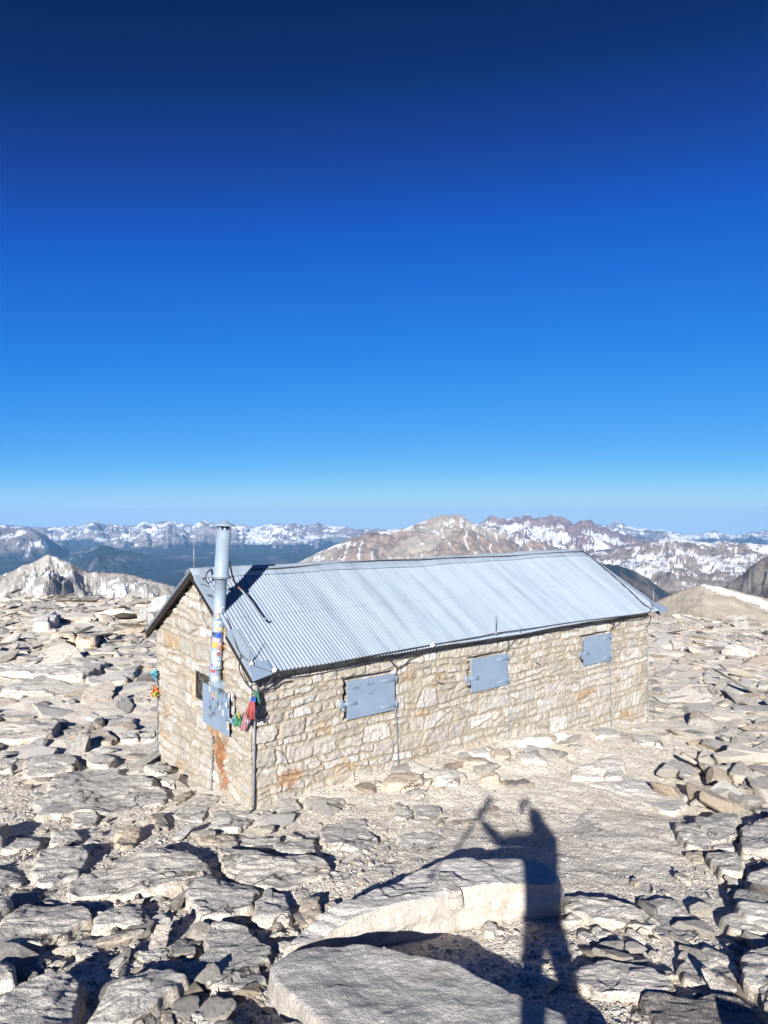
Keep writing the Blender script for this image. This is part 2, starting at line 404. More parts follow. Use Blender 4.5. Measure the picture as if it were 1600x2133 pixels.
def slab(poly, t, seed, dome=1.0, k_tilt=.45, taper=.10, relief=.03, edge=.05, zbot=None, top_u=None, strata=1.0, mat='granite', name='rock', res=2.6):
    """A rock whose upper face has the outline poly (photograph pixels, put on the ground by line of sight) and stands t metres over the ground."""
    P = np.array(poly, float); c2 = P.mean(0)
    C = onground(c2[0], min(c2[1], 2126), t) if top_u is None else onground(*top_u)
    e = .5
    gx = (gs(C[0]+e, C[1])-gs(C[0]-e, C[1]))/(2*e); gy = (gs(C[0], C[1]+e)-gs(C[0], C[1]-e))/(2*e)
    n = np.array([-float(gx)*k_tilt, -float(gy)*k_tilt, 1.0])
    T = np.array([hit(u, v, n, C) for u, v in P])[:, :2]
    area = .5*abs(np.sum(T[:, 0]*np.roll(T[:, 1], -1)-T[:, 1]*np.roll(T[:, 0], -1))); size = math.sqrt(area)
    if np.sum(T[:, 0]*np.roll(T[:, 1], -1)-T[:, 1]*np.roll(T[:, 0], -1)) < 0: T = T[::-1]
    # outline: cut the corners a little, resample, make it rough
    Q = np.empty((len(T)*2, 2)); Q[0::2] = .92*T+.08*np.roll(T, -1, 0); Q[1::2] = .08*T+.92*np.roll(T, -1, 0)
    seg = np.linalg.norm(np.roll(Q, -1, 0)-Q, axis=1); per = seg.sum()
    stp = max(res*C[1]/672, .006); na = int(np.clip(per/stp, 28, 420))
    cum = np.concatenate([[0], np.cumsum(seg)]); s = np.linspace(0, per, na, endpoint=False)
    Qc = np.vstack([Q, Q[:1]]); O = np.stack([np.interp(s, cum, Qc[:, 0]), np.interp(s, cum, Qc[:, 1])], -1)
    tn = np.roll(O, -1, 0)-np.roll(O, 1, 0); tn /= np.linalg.norm(tn, axis=1)[:, None]+1e-9
    nr = np.stack([tn[:, 1], -tn[:, 0]], -1)
    jk_ = 1.0 if dome else .22
    jag = jk_*.055*size*fbm2(O[:, 0]*3.2/size**.5, O[:, 1]*3.2/size**.5, 2, seed)+jk_*.024*fbm2(O[:, 0]*8, O[:, 1]*8, 4, seed+3)
    O = O+nr*jag[:, None]
    cc = O.mean(0)
    zt = lambda x, y: C[2]-(n[0]*(x-C[0])+n[1]*(y-C[1]))
    nt_ = int(np.clip(na/5, 8, 64)); ns = int(np.clip(t/stp*1.2, 6, 34))
    rings = []; ss = 1-(1-np.linspace(0, 1, nt_+1)[1:])**1.25
    er = min(edge, .2*t+.006, .2*size)
    for q in ss:
        p = cc+(O-cc)*q; x, y = p[:, 0], p[:, 1]
        dist = (1-q)*np.linalg.norm(O-cc, axis=1)
        dr = np.clip(1-dist/er, 0, 1); z = zt(x, y)-er*.8*(1-np.sqrt(np.clip(1-dr**2, 0, 1)))
        st = fbm2(x*1.5/size**.5+seed, y*1.5/size**.5, 3, seed+20)*2.2
        fl = np.floor(st)+sst(.72, 1.0, st-np.floor(st))
        z = z+relief*size**.5*(.55*fbm2(x*2.0, y*2.0, 5, seed+7)+.45*fl*strata) - relief*(.8 if dome else .1)*size**.5
        z = z-.12*dome*t*sst(.25, 1.0, q)*np.clip(fbm2(O[:, 0]*1.6/size**.5, O[:, 1]*1.6/size**.5, 2, seed+44)+.5, 0, 1.4)
        z = z+.009*ridge2(x*6+.3*y, y*13, 3, seed+5)*strata
        rings.append(np.stack([x, y, z], -1))
    edgez = rings[-1][:, 2]
    for k in range(1, ns+1):
        q = k/ns; zb = (gs(O[:, 0], O[:, 1])-.10) if zbot is None else np.full(na, zbot)
        zz = edgez+(zb-edgez)*q
        f1 = fbm3(O[:, 0]*1.5, O[:, 1]*1.5, zz*9, 3, seed+31); f2 = fbm3(O[:, 0]*9, O[:, 1]*9, zz*16, 3, seed+33)
        off = taper*max(t, .08)*q**.8+(.05*f1+.014*f2)*(.35 if strata < .5 else 1)*min(1, t*3)*strata**.5*min(1, q*3)
        p = O+nr*off[:, None]
        rings.append(np.stack([p[:, 0], p[:, 1], zz], -1))
    V = np.concatenate([r for r in rings]); V = np.vstack([V, [[cc[0], cc[1], rings[0][:, 2].mean()]]])
    Fs = grid_faces(len(rings), na, True); tip = len(V)-1
    Ft = np.stack([np.full(na, tip), np.arange(na), (np.arange(na)+1) % na, (np.arange(na)+1) % na], -1)
    org = np.array([cc[0], cc[1], float(gs(cc[0], cc[1]))])
    me = bpy.data.meshes.new(name); quads = Fs[:, ::-1]
    V = V-org
    fl_ = np.concatenate([quads.ravel(), Ft[:, :3].ravel()])
    me.vertices.add(len(V)); me.vertices.foreach_set('co', V.astype(np.float32).ravel())
    me.loops.add(len(fl_)); me.loops.foreach_set('vertex_index', fl_.astype(np.int32))
    me.polygons.add(len(quads)+na)
    me.polygons.foreach_set('loop_start', np.concatenate([np.arange(len(quads))*4, len(quads)*4+np.arange(na)*3]).astype(np.int32))
    me.polygons.foreach_set('use_smooth', np.ones(len(quads)+na, bool)); me.update(calc_edges=True)
    o = link(name, me, M[mat], loc_=org)
    if np.array(me.polygons[0].normal)[2] < 0: me.flip_normals()
    return o, size, C

PLACED = []                                     # (x, y, radius) of rocks laid so far
def near_placed(x, y, r, f=.8):
    for a, b_, q in PLACED:
        if (a-x)**2+(b_-y)**2 < ((q+r)*f)**2: return True
    return False
ROCKS = []                                      # (object, u, v, size in pixels, size word, tone, shape) waiting for a label

# name, upper outline in the photograph, height over the ground, material, label (None: written below from where it lies)
HAND = [
 ('boulder', [(588,1968),(640,1922),(740,1870),(815,1829),(880,1799),(935,1787),(1010,1783),(1100,1782),(1147,1791),(1164,1815),(1160,1832),(1075,1838),(960,1857),(900,1875),(800,1897),(690,1925),(625,1955)], .30, 'granite_white', 'long pale boulder with a smooth white front face crossed by the photographer\'s shadow'),
 ('boulder', [(565,2004),(600,1980),(660,1962),(760,1960),(850,1985),(950,1998),(1005,2030),(1085,2070),(1190,2108),(1290,2160),(1240,2230),(760,2230),(690,2150),(620,2085),(572,2035)], .50, 'granite_white', 'huge smooth white boulder at the bottom edge in front of the long pale boulder'),
 ('flat_rock', [(71,1697),(87,1644),(113,1613),(168,1597),(236,1597),(294,1607),(331,1628),(349,1639),(339,1660),(262,1673),(157,1684)], .10, 'granite', 'broad flat light grey slab left of the gable wall\'s foot'),
 ('boulder', [(140,1825),(240,1780),(325,1757),(400,1762),(415,1782),(435,1795),(430,1815),(370,1835),(210,1860),(150,1860)], .22, 'granite', 'long wedge-shaped grey boulder with a two-stepped top, in the left foreground'),
 ('boulder', [(450,1762),(480,1757),(665,1782),(685,1795),(670,1820),(575,1845),(490,1835)], .20, 'granite', 'wide layered grey boulder right of the wedge-shaped boulder'),
 ('boulder', [(385,1835),(430,1822),(520,1837),(537,1850),(520,1880),(475,1905),(410,1905)], .16, 'granite', 'pale blocky boulder under the wide layered boulder, touching the cracked slab'),
 ('boulder', [(530,1870),(560,1847),(590,1860),(607,1895),(600,1907),(540,1907)], .15, 'granite', 'rounded grey rock wedged beside the pale blocky boulder'),
 ('rock', [(630,1870),(665,1857),(672,1875),(670,1890),(640,1905),(627,1890)], .17, 'granite_warm', 'small square block standing off the long pale boulder\'s left end'),
 ('boulder', [(435,1910),(510,1915),(545,1945),(575,1965),(572,1990),(555,2005),(545,2035),(520,2065),(400,2040),(380,1995),(415,1970)], .14, 'granite', 'large cracked grey slab touching the left tip of the long pale boulder'),
 ('boulder', [(0,1910),(50,1875),(140,1870),(185,1882),(192,1900),(145,1925),(40,1960),(-30,1965)], .20, 'granite', 'long grey boulder with an ochre lower edge at the left border'),
 ('rock', [(185,1910),(240,1880),(295,1875),(305,1905),(290,1915),(190,1925)], .13, 'granite', 'dark-topped rock right of the ochre-edged boulder'),
 ('flat_rock', [(180,2105),(215,2040),(310,2005),(370,2007),(392,2020),(370,2045),(280,2100),(230,2110)], .24, 'granite', 'tilted grey slab right of the black shadow at the bottom left'),
 ('boulder', [(-20,2085),(30,2050),(100,2025),(150,2022),(155,2050),(140,2120),(110,2160),(-30,2170)], .24, 'granite', 'big dark grey boulder in the bottom left corner, casting a black shadow'),
 ('rock', [(-20,1995),(20,1990),(35,2010),(30,2040),(-20,2045)], .18, 'granite', None),
 ('rock', [(-20,1862),(20,1862),(20,1880),(-20,1900)], .30, 'granite', None),
 ('rock', [(-20,1812),(45,1810),(48,1835),(-20,1850)], .12, 'granite', None),
 ('rock', [(-20,1755),(40,1740),(90,1735),(95,1745),(70,1765),(-20,1770)], .14, 'granite', None),
 ('rock', [(-20,1705),(12,1707),(8,1750),(-20,1755)], .30, 'granite', None),
 ('boulder', [(75,1765),(165,1752),(190,1765),(165,1815),(85,1835),(75,1800)], .24, 'granite', 'squarish grey boulder with a long shadow, above the wedge-shaped boulder\'s left end'),
 ('rock', [(105,1730),(160,1722),(170,1740),(155,1750),(107,1752)], .14, 'granite', None),
 ('rock', [(240,1725),(290,1718),(287,1750),(250,1757)], .18, 'granite_warm', 'tan block with a square shadow, below the broad flat slab'),
 ('rock', [(570,1750),(660,1737),(655,1775),(575,1770)], .15, 'granite', None),
 ('boulder', [(440,1680),(500,1668),(530,1700),(500,1725),(445,1720)], .10, 'granite', 'pale rounded slab lying against the hut\'s near corner'),
 ('flat_rock', [(355,1685),(425,1652),(455,1655),(435,1680),(425,1705),(360,1700)], .12, 'granite', 'grey slab with a dark hole above it, at the foot of the rust-stained wall'),
 ('boulder', [(670,1705),(760,1695),(785,1740),(770,1765),(675,1755)], .17, 'granite', 'two-tiered grey boulder lying alone right of the hut\'s near corner'),
 ('rock', [(570,1665),(615,1660),(625,1680),(600,1697),(570,1685)], .09, 'granite', None),
 ('flat_rock', [(635,1660),(720,1662),(710,1690),(645,1695)], .06, 'granite', None),
 ('rock', [(415,1730),(490,1735),(490,1752),(415,1748)], .09, 'granite_warm', None),
 ('rock', [(495,1740),(585,1737),(580,1755),(500,1757)], .08, 'granite', None),
 ('rock', [(285,1975),(345,1970),(350,1995),(290,2000)], .05, 'granite', None),
 ('rock', [(545,2060),(575,2040),(610,2065),(605,2095),(560,2090)], .10, 'granite', None),
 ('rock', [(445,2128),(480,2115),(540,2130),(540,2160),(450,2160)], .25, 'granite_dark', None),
 ('rock', [(555,2125),(595,2115),(645,2120),(650,2160),(555,2160)], .22, 'granite', None),
 ('rock', [(315,2085),(350,2070),(370,2080),(320,2105)], .07, 'granite', None),
 ('rock', [(140,1960),(200,1950),(210,1980),(155,1990)], .03, 'granite', None),
 ('rock', [(310,1915),(340,1895),(345,1915),(320,1922)], .07, 'granite_white', None),
 ('rock', [(300,1850),(345,1842),(340,1862),(310,1865)], .07, 'granite', None),
 ('flat_rock', [(1170,1860),(1250,1862),(1340,1888),(1372,1910),(1360,1928),(1250,1910),(1175,1885)], .14, 'granite', 'low pale ledge running right from the long boulder\'s blunt end'),
 ('flat_rock', [(1345,1870),(1405,1862),(1445,1895),(1455,1950),(1400,1955),(1365,1930)], .09, 'granite', 'grey flat slab joined to the low pale ledge\'s right end'),
 ('boulder', [(1195,2010),(1250,1985),(1330,1995),(1400,2025),(1405,2050),(1355,2065),(1240,2065),(1200,2035)], .15, 'granite', 'rough dark-flecked slab right of the shadow\'s legs'),
 ('flat_rock', [(1410,1970),(1470,1957),(1535,2000),(1545,2060),(1500,2050),(1425,2030)], .11, 'granite', 'pitted grey slab behind the bottom right boulder'),
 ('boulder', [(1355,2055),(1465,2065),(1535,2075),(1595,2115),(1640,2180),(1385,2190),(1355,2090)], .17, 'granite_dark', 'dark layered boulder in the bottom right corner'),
 ('boulder', [(1540,1980),(1640,1940),(1660,2110),(1580,2075)], .25, 'granite', 'tall grey boulder cut by the right border'),
 ('rock', [(1540,1870),(1640,1872),(1640,1912),(1550,1900)], .26, 'granite_white', 'smooth white block at the right border above the tall boulder'),
 ('flat_rock', [(1500,1905),(1545,1900),(1610,1920),(1605,1945),(1520,1935)], .10, 'granite', None),
 ('boulder', [(1555,1820),(1640,1790),(1640,1840),(1565,1847)], .22, 'granite', None),
 ('boulder', [(1470,1770),(1535,1767),(1557,1795),(1550,1818),(1500,1808)], .20, 'granite', 'pale rounded boulder at the lower end of the row right of the sandy patch'),
 ('boulder', [(1400,1705),(1455,1710),(1480,1745),(1475,1765),(1430,1752)], .18, 'granite', 'boulder at the sandy patch\'s right edge, outermost of the row'),
 ('boulder', [(1445,1700),(1485,1687),(1535,1692),(1535,1735),(1480,1745)], .22, 'granite', 'large pale boulder in the middle of the row right of the sandy patch'),
 ('boulder', [(1545,1705),(1640,1685),(1640,1760),(1545,1762)], .30, 'granite', 'lumpy tall boulder at the right border beside the row of boulders'),
 ('flat_rock', [(1170,1728),(1215,1690),(1230,1680),(1250,1690),(1290,1705),(1285,1722),(1235,1728),(1190,1742)], .07, 'granite', 'flat layered rock lying alone on the sandy patch right of the head\'s shadow'),
 ('rock', [(1250,1745),(1265,1742),(1280,1760),(1255,1765)], .04, 'granite', None),
 ('rock', [(1315,1835),(1325,1822),(1332,1838),(1320,1845)], .06, 'granite_warm', 'tiny tan stone alone on the bare sand'),
 ('rock', [(1425,1772),(1465,1770),(1467,1790),(1445,1790)], .09, 'granite_warm', None),
 ('rock', [(1485,1747),(1530,1747),(1530,1765),(1485,1763)], .08, 'granite_white', None),
 ('rock', [(1007,1925),(1020,1913),(1035,1928),(1032,1943),(1012,1940)], .08, 'granite_white', 'fist-sized pale stone under the long boulder\'s front, left of the shadow'),
 ('rock', [(1205,1940),(1215,1935),(1250,1950),(1240,1960)], .05, 'granite', None),
 ('rock', [(1305,1930),(1320,1930),(1345,1955),(1320,1955)], .05, 'granite_white', None),
 ('rock', [(1230,1930),(1245,1927),(1265,1945),(1245,1947)], .05, 'granite', None),
 ('rock', [(1160,1915),(1190,1895),(1220,1910),(1200,1922)], .07, 'granite', None),
 ('flat_rock', [(830,1745),(850,1732),(900,1732),(925,1745),(900,1770),(840,1775)], .05, 'granite', 'small flat grey slab left of the raised arm\'s shadow'),
 ('flat_rock', [(790,1800),(830,1793),(865,1803),(850,1815),(790,1830)], .05, 'granite', None),
 ('rock', [(820,1665),(855,1683),(860,1703),(825,1695)], .13, 'granite', None),
 ('rock', [(865,1675),(915,1675),(925,1690),(900,1702),(870,1697)], .08, 'granite', None),
 ('rock', [(930,1712),(985,1690),(1035,1672),(1042,1684),(1000,1706),(945,1722)], .03, 'granite_warm', 'low tan ridge of rock under the raised hand\'s shadow'),
 ('flat_rock', [(1195,1618),(1290,1606),(1360,1622),(1432,1645),(1430,1665),(1400,1690),(1310,1652),(1230,1624)], .10, 'granite_white', 'long flat pale slab along the upper edge of the sandy patch'),
 ('boulder', [(1194,1597),(1273,1569),(1299,1578),(1297,1594),(1260,1610),(1194,1611)], .20, 'granite_white', 'bulky pale boulder behind the long flat slab by the sandy patch'),
 ('rock', [(1260,1602),(1297,1597),(1297,1614),(1264,1618)], .16, 'granite_white', None),
 ('boulder', [(791,1625),(814,1599),(870,1604),(880,1618),(856,1626),(814,1630)], .17, 'granite_warm', 'pinkish tan boulder at the wall\'s foot below the nearest shutter'),
 ('boulder', [(884,1601),(941,1597),(969,1606),(950,1626),(903,1618)], .12, 'granite', 'grey slab right of the pinkish boulder'),
 ('rock', [(950,1573),(1016,1573),(1016,1588),(969,1586)], .13, 'granite_warm', None),
 ('rock', [(973,1559),(1011,1550),(1020,1566),(987,1569)], .16, 'granite_white', None),
 ('rock', [(1025,1559),(1062,1557),(1062,1571),(1030,1573)], .12, 'granite_warm', None),
 ('rock', [(1072,1564),(1137,1573),(1137,1585),(1091,1581)], .10, 'granite_white', None),
 ('rock', [(1004,1604),(1037,1604),(1037,1613),(1006,1615)], .17, 'granite_warm', 'small cube-like pinkish stone standing on the sand below the middle shutter'),
 ('flat_rock', [(1037,1623),(1100,1620),(1114,1632),(1062,1635)], .04, 'granite_dark', 'flat dark grey stone right of the cube-like pinkish stone'),
 ('rock', [(1316,1522),(1372,1527),(1381,1543),(1325,1539)], .18, 'granite', None),
 ('rock', [(1236,1512),(1278,1508),(1292,1525),(1245,1529)], .14, 'granite_white', None),
 ('rock', [(850,1578),(898,1597),(895,1609),(856,1598)], .12, 'granite', None),
 ('rock', [(50,1571),(155,1563),(160,1598),(55,1610)], .20, 'granite', None),
 ('boulder', [(168,1563),(236,1563),(243,1579),(226,1592),(184,1589)], .18, 'granite', None),
 ('rock', [(-10,1571),(37,1579),(24,1597),(-10,1600)], .2, 'granite', None),
 ('flat_rock', [(-20,1505),(115,1495),(117,1519),(73,1533),(-20,1533)], .26, 'granite', 'thick dark slab with a deep shadow at the left border, level with the sticker panel'),
 ('rock', [(165,1523),(218,1518),(244,1534),(231,1542),(168,1539)], .16, 'granite_warm', None),
 ('rock', [(226,1487),(281,1492),(273,1511),(226,1514)], .16, 'granite', None),
 ('rock', [(197,1492),(218,1489),(215,1503),(194,1505)], .20, 'granite_dark', None),
 ('flat_rock', [(10,1421),(105,1418),(100,1434),(10,1434)], .30, 'granite', None),
 ('flat_rock', [(-20,1376),(163,1382),(218,1371),(210,1387),(168,1403),(52,1400),(-20,1395)], .34, 'granite', 'long flat slab with a dark overhung right end, left of the gable window'),
 ('boulder', [(181,1408),(276,1392),(291,1376),(278,1403),(252,1413),(189,1421)], .30, 'granite_white', 'pale wedge with a black triangular side, left of the gable window'),
 ('boulder', [(112,1310),(154,1310),(154,1318),(112,1318)], .62, 'granite_warm', 'upright square tan block with a black crack on its right side'),
 ('boulder', [(160,1318),(205,1316),(195,1328),(160,1328)], .5, 'granite_warm', 'tan block right of the upright square block'),
 ('boulder', [(70,1292),(113,1267),(118,1282),(100,1292)], .5, 'granite_white', 'pale wedge-shaped boulder below the left skyline'),
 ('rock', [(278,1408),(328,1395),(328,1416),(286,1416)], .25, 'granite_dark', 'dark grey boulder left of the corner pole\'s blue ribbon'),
 ('rock', [(247,1521),(289,1518),(289,1534),(252,1537)], .16, 'granite', None),
 ('rock', [(291,1526),(325,1518),(325,1537),(294,1539)], .12, 'granite', None),
 ('rock', [(299,1594),(336,1579),(360,1598),(341,1608),(310,1605)], .17, 'granite', None),
 ('rock', [(331,1623),(367,1605),(378,1610),(360,1634)], .13, 'granite', None),
 ('rock', [(147,1691),(197,1684),(210,1699),(189,1710),(152,1712)], .14, 'granite', None),
 ('rock', [(312,1691),(341,1686),(352,1718),(328,1713)], .16, 'granite_dark', 'brown-black leaning rock below the slab by the gable wall'),
 ('rock', [(362,1657),(404,1639),(386,1662),(367,1674)], .10, 'granite_warm', None),
]
LABELLED = []
for i, (nm, poly, t, mt, lb) in enumerate(HAND):
    rg = random.Random(i)
    white = mt == 'granite_white' and t > .3
    big = t > .3 and poly[0][1] > 1700
    if i == 1: t = .20
    elif i == 2: t = .15
    elif t < .36 and i: t = t*(.56 if poly[0][1] > 1640 else .75)
    o, size, C = slab(poly, t, 100+i*7, k_tilt=.62 if i == 1 else (.45 if i == 0 else rg.uniform(.6, 1.0)), taper=.05 if i == 0 else (.12 if i == 1 else rg.uniform(.2, .55)), relief=.04 if white and i < 2 else .038,
                      dome=0.0 if i < 2 else 1.0, edge=.09 if i in (0, 1) else .022, strata=.25 if white else 1.0, mat=mt, name=nm)
    PLACED.append((C[0], C[1], size*.5))
    uv = np.array(poly, float); w = uv[:, 0].ptp() if hasattr(uv[:, 0], 'ptp') else np.ptp(uv[:, 0])
    if lb: tag(o, lb, nm.replace('_', ' '))
    else: o['category'] = nm; ROCKS.append((o, uv[:, 0].mean(), uv[:, 1].mean(), w, mt))
# two stones that lie on top of the big boulders
for poly, tu, own, lb in (([(910,1815),(945,1811),(960,1828),(967,1852),(940,1858),(912,1838)], (938, 1838, .35), .05, 'speckled grey stone lying on top of the long pale boulder'),
                          ([(765,1976),(800,1971),(825,1985),(815,1999),(770,1995)], (795, 1986, .23), .03, 'small speckled stone lying on the huge white boulder\'s back edge')):
    C = onground(*tu)
    o, size, C = slab(poly, own, 900+int(poly[0][0]), top_u=tu, zbot=C[2]-own-.10, taper=.2, mat='granite', name='stone', k_tilt=.4)
    tag(o, lb, 'stone')

# blocks: prototypes of angular rock, copied over the plateau with meshes shared
PROTO = []
for k in range(16):
    P, Fs = chunk(500+k, 4 if k < 8 else 3)
    me = mesh_np('rock', P, Fs); me.set_sharp_from_angle(angle=math.radians(32)); PROTO.append(me)
for me in PROTO: me.materials.append(M['granite'])
MATS = ['granite', 'granite', 'granite', 'granite_white', 'granite_warm', 'granite']
PROTOM = {}
def proto(k, mt):
    if (k, mt) not in PROTOM:
        me = PROTO[k].copy(); me.materials.clear(); me.materials.append(M[mt]); PROTOM[(k, mt)] = me
    return PROTOM[(k, mt)]
def in_hut(x, y, m=.25):
    q = loc((x, y, 0)); return -m < q[0] < HL+m and -m < q[1] < HW+m
def in_clearing(u, v): return 930 < u < 1420 and 1600 < v < 1870
rg = np.random.default_rng(7)
cand = []
# the block pile at the right of the sandy patch
for k in range(46):
    u, v = rg.uniform(1390, 1620), rg.uniform(1545, 1690)
    if v-1545 < (1500-u)*.5: continue
    p = onground(u, v); s = rg.uniform(.14, .29)
    cand.append((p[0], p[1], s*rg.uniform(.8, 1.3), s*rg.uniform(.7, 1.1), s*rg.uniform(.45, .8), rg.uniform(0, .16), 1))
# rocks along the wall's foot and right of the hut
for k in range(70):
    u, v = (rg.uniform(540, 1340), 0) if k < 40 else (rg.uniform(1345, 1600), rg.uniform(1440, 1560))
    if k < 40: v = np.interp(u, [525, 830, 1060, 1270, 1350], [1700, 1602, 1549, 1518, 1512])+rg.uniform(2, 42)
    p = onground(u, v); s = rg.uniform(.07, .2) if k < 40 else rg.uniform(.12, .28)
    cand.append((p[0], p[1], s*rg.uniform(.9, 1.6), s, s*rg.uniform(.4, .7), 0, 1))
# slabs and blocks of the plateau
for k in range(5200):
    y = 10.5+(54-10.5)*rg.random()**.75; x = rg.uniform(-.66, .66)*y
    s = float(np.exp(rg.normal(-1.35, .55)))*(.8+.012*y); s = min(s, 1.1)
    cand.append((x, y, s*rg.uniform(.9, 1.7), s*rg.uniform(.6, 1.05), s*rg.uniform(.16, .5), 0, 0))
# more of the same beyond the picture's edges
rq = np.random.default_rng(70)
for k in range(2600):
    y = rq.uniform(-7, 40); x = rq.uniform(-.95, .95)*max(y, 0)+rq.uniform(-9, 9)
    if abs(x) < .62*y or (abs(x-.2) < 2.2 and y < 4.6 and y > -3): continue
    s = min(float(np.exp(rq.normal(-1.45, .5))), .7)
    cand.append((x, y, s*rq.uniform(.9, 1.6), s*rq.uniform(.6, 1.05), s*rq.uniform(.16, .42), 0, 2))
# a few in the near ground
for k in range(900):
    u, v = rg.uniform(-20, 1620), rg.uniform(1600, 2128)
    p = onground(u, v); s = float(np.exp(rg.normal(-3.0, .5)))
    cand.append((p[0], p[1], s*rg.uniform(.9, 1.6), s*rg.uniform(.7, 1.1), s*rg.uniform(.4, .8), 0, 0))
ok = []
for (x, y, a, b_, c, lift, pile) in cand:
    if in_hut(x, y, .05+max(a, b_)*.75): continue
    z = float(gs(x, y)); u, v = px((x, y, z)) if y > .5 else (-9e3, 9e3)
    if y > 1 and px((x, y, z+c*1.0))[1] < (1240 if u < 600 else 1266): c *= .45
    if y > 1 and px((x, y, z+c*1.0))[1] < (1236 if u < 600 else 1262): continue
    if in_clearing(u, v) and max(a, b_) > .03 and pile != 1: continue
    if 560 < u < 1450 and 1480 < v < 1880 and max(a, b_) > .10 and pile != 1: continue
    if u < 1330 and u > 330 and 1150 < v < 1560 and not pile:
        q = loc((x, y, 0))
        if q[1] > 0 and q[0] > -.2 and q[0] < HL+.5 and q[1] < 12: pass   # behind the hut: kept for views from the side
    if y < 8 and 840 < u < 1230 and v > 1870 and max(a, b_) > .03: continue
    if near_placed(x, y, .5*(a+b_), (.62 if pile != 1 else (.3 if v > 1690 or max(a, b_) < .2 else .5))): continue
    if y > 9: PLACED.append((x, y, .42*(a+b_)*(1.0 if pile != 1 else .7)))
    vis = 0 if (u < -40 or u > 1640 or pile == 2) else 2*F*a/y*math.sqrt(max(c/a, .2))
    q0 = loc((x, y, 0))
    hidden = (-.3 < (q0[0]) and q0[1] > HW*.5 and u > 415 and u < 1330 and v < 1500)
    ok.append([0 if hidden else vis, x, y, z, a, b_, c, lift, u, v])
ok.sort(key=lambda r: -r[0])
N_IND = 296-len(HAND)-2
rnd = random.Random(3)
for (vis, x, y, z, a, b_, c, lift, u, v) in ok[:N_IND]:
    k = rnd.randrange(16); mt = rnd.choice(MATS)
    o = bpy.data.objects.new('rock', proto(k, mt)); COL.objects.link(o)
    o.location = (x, y, z+c*.12+lift); o.scale = (a, b_, c)
    o.rotation_euler = (rnd.gauss(0, .17), rnd.gauss(0, .17), rnd.uniform(0, 6.28))
    o['category'] = 'rock'; ROCKS.append((o, u, v, 2*F*a/y, mt))
def pack(rows, sub, seed0, lo=.6, hi=1.2):
    Vs = []; Fs_ = []; Cs = []; off = 0; prot = [chunk(seed0+k, sub) for k in range(12)]
    for r in rows:
        (vis, x, y, z, a, b_, c, lift, u, v) = r
        P, Fs = prot[rnd.randrange(12)]; an = rnd.uniform(0, 6.28); ca, sa = math.cos(an), math.sin(an)
        tx, ty = rnd.gauss(0, .2), rnd.gauss(0, .2)
        X = P[:, 0]*a*ca-P[:, 1]*b_*sa; Y = P[:, 0]*a*sa+P[:, 1]*b_*ca; Z = P[:, 2]*c+X*tx+Y*ty
        Vs.append(np.stack([X+x, Y+y, Z+z+c*.12+lift], -1)); Fs_.append(Fs+off); off += len(P)
        k_ = rnd.uniform(lo, hi); w_ = rnd.uniform(-.06, .09); Cs.append(np.repeat(np.array([[k_*(1+w_), k_, k_*(1-w_)]]), len(P), 0))
    return np.vstack(Vs), np.vstack(Fs_), np.vstack(Cs)
V, Fq, Cq = pack(ok[N_IND:], 3, 700)
me = mesh_np('rubble', V, Fq, True, Cq); me.set_sharp_from_angle(angle=math.radians(32))
tag(link('rubble', me, M['granite_rubble']), 'grey and tan rock rubble covering the summit plateau round the hut', 'rubble', kind='stuff')
rows = []
for k in range(90000):
    y = 3.9+10*rg.random()**1.1; x = rg.uniform(-.62, .62)*y
    cl = n2(np.array([x*1.3]), np.array([y*1.3]), 77)[0]
    if rg.random() > .45+.6*cl: continue
    if in_hut(x, y, 0): continue
    u, v = px((x, y, float(gs(x, y))))
    if 1120 < u < 1410 and 1660 < v < 1860 and rg.random() < .8: continue
    if 820 < u < 1420 and 1640 < v < 1860 and rg.random() < .45: continue
    s = float(np.exp(rg.normal(-4.7, .5)))
    rows.append((0, x, y, float(gnd(x, y)), s*rg.uniform(.8, 1.5), s, s*rg.uniform(.5, .9), 0, 0, 0))
V, Fq, Cq = pack(rows, 0, 800, .95, 1.4)
tag(link('gravel', mesh_np('gravel', V, Fq, False, Cq), M['granite_rubble']), 'loose granite gravel strewn over the sandy ground', 'gravel', kind='stuff')

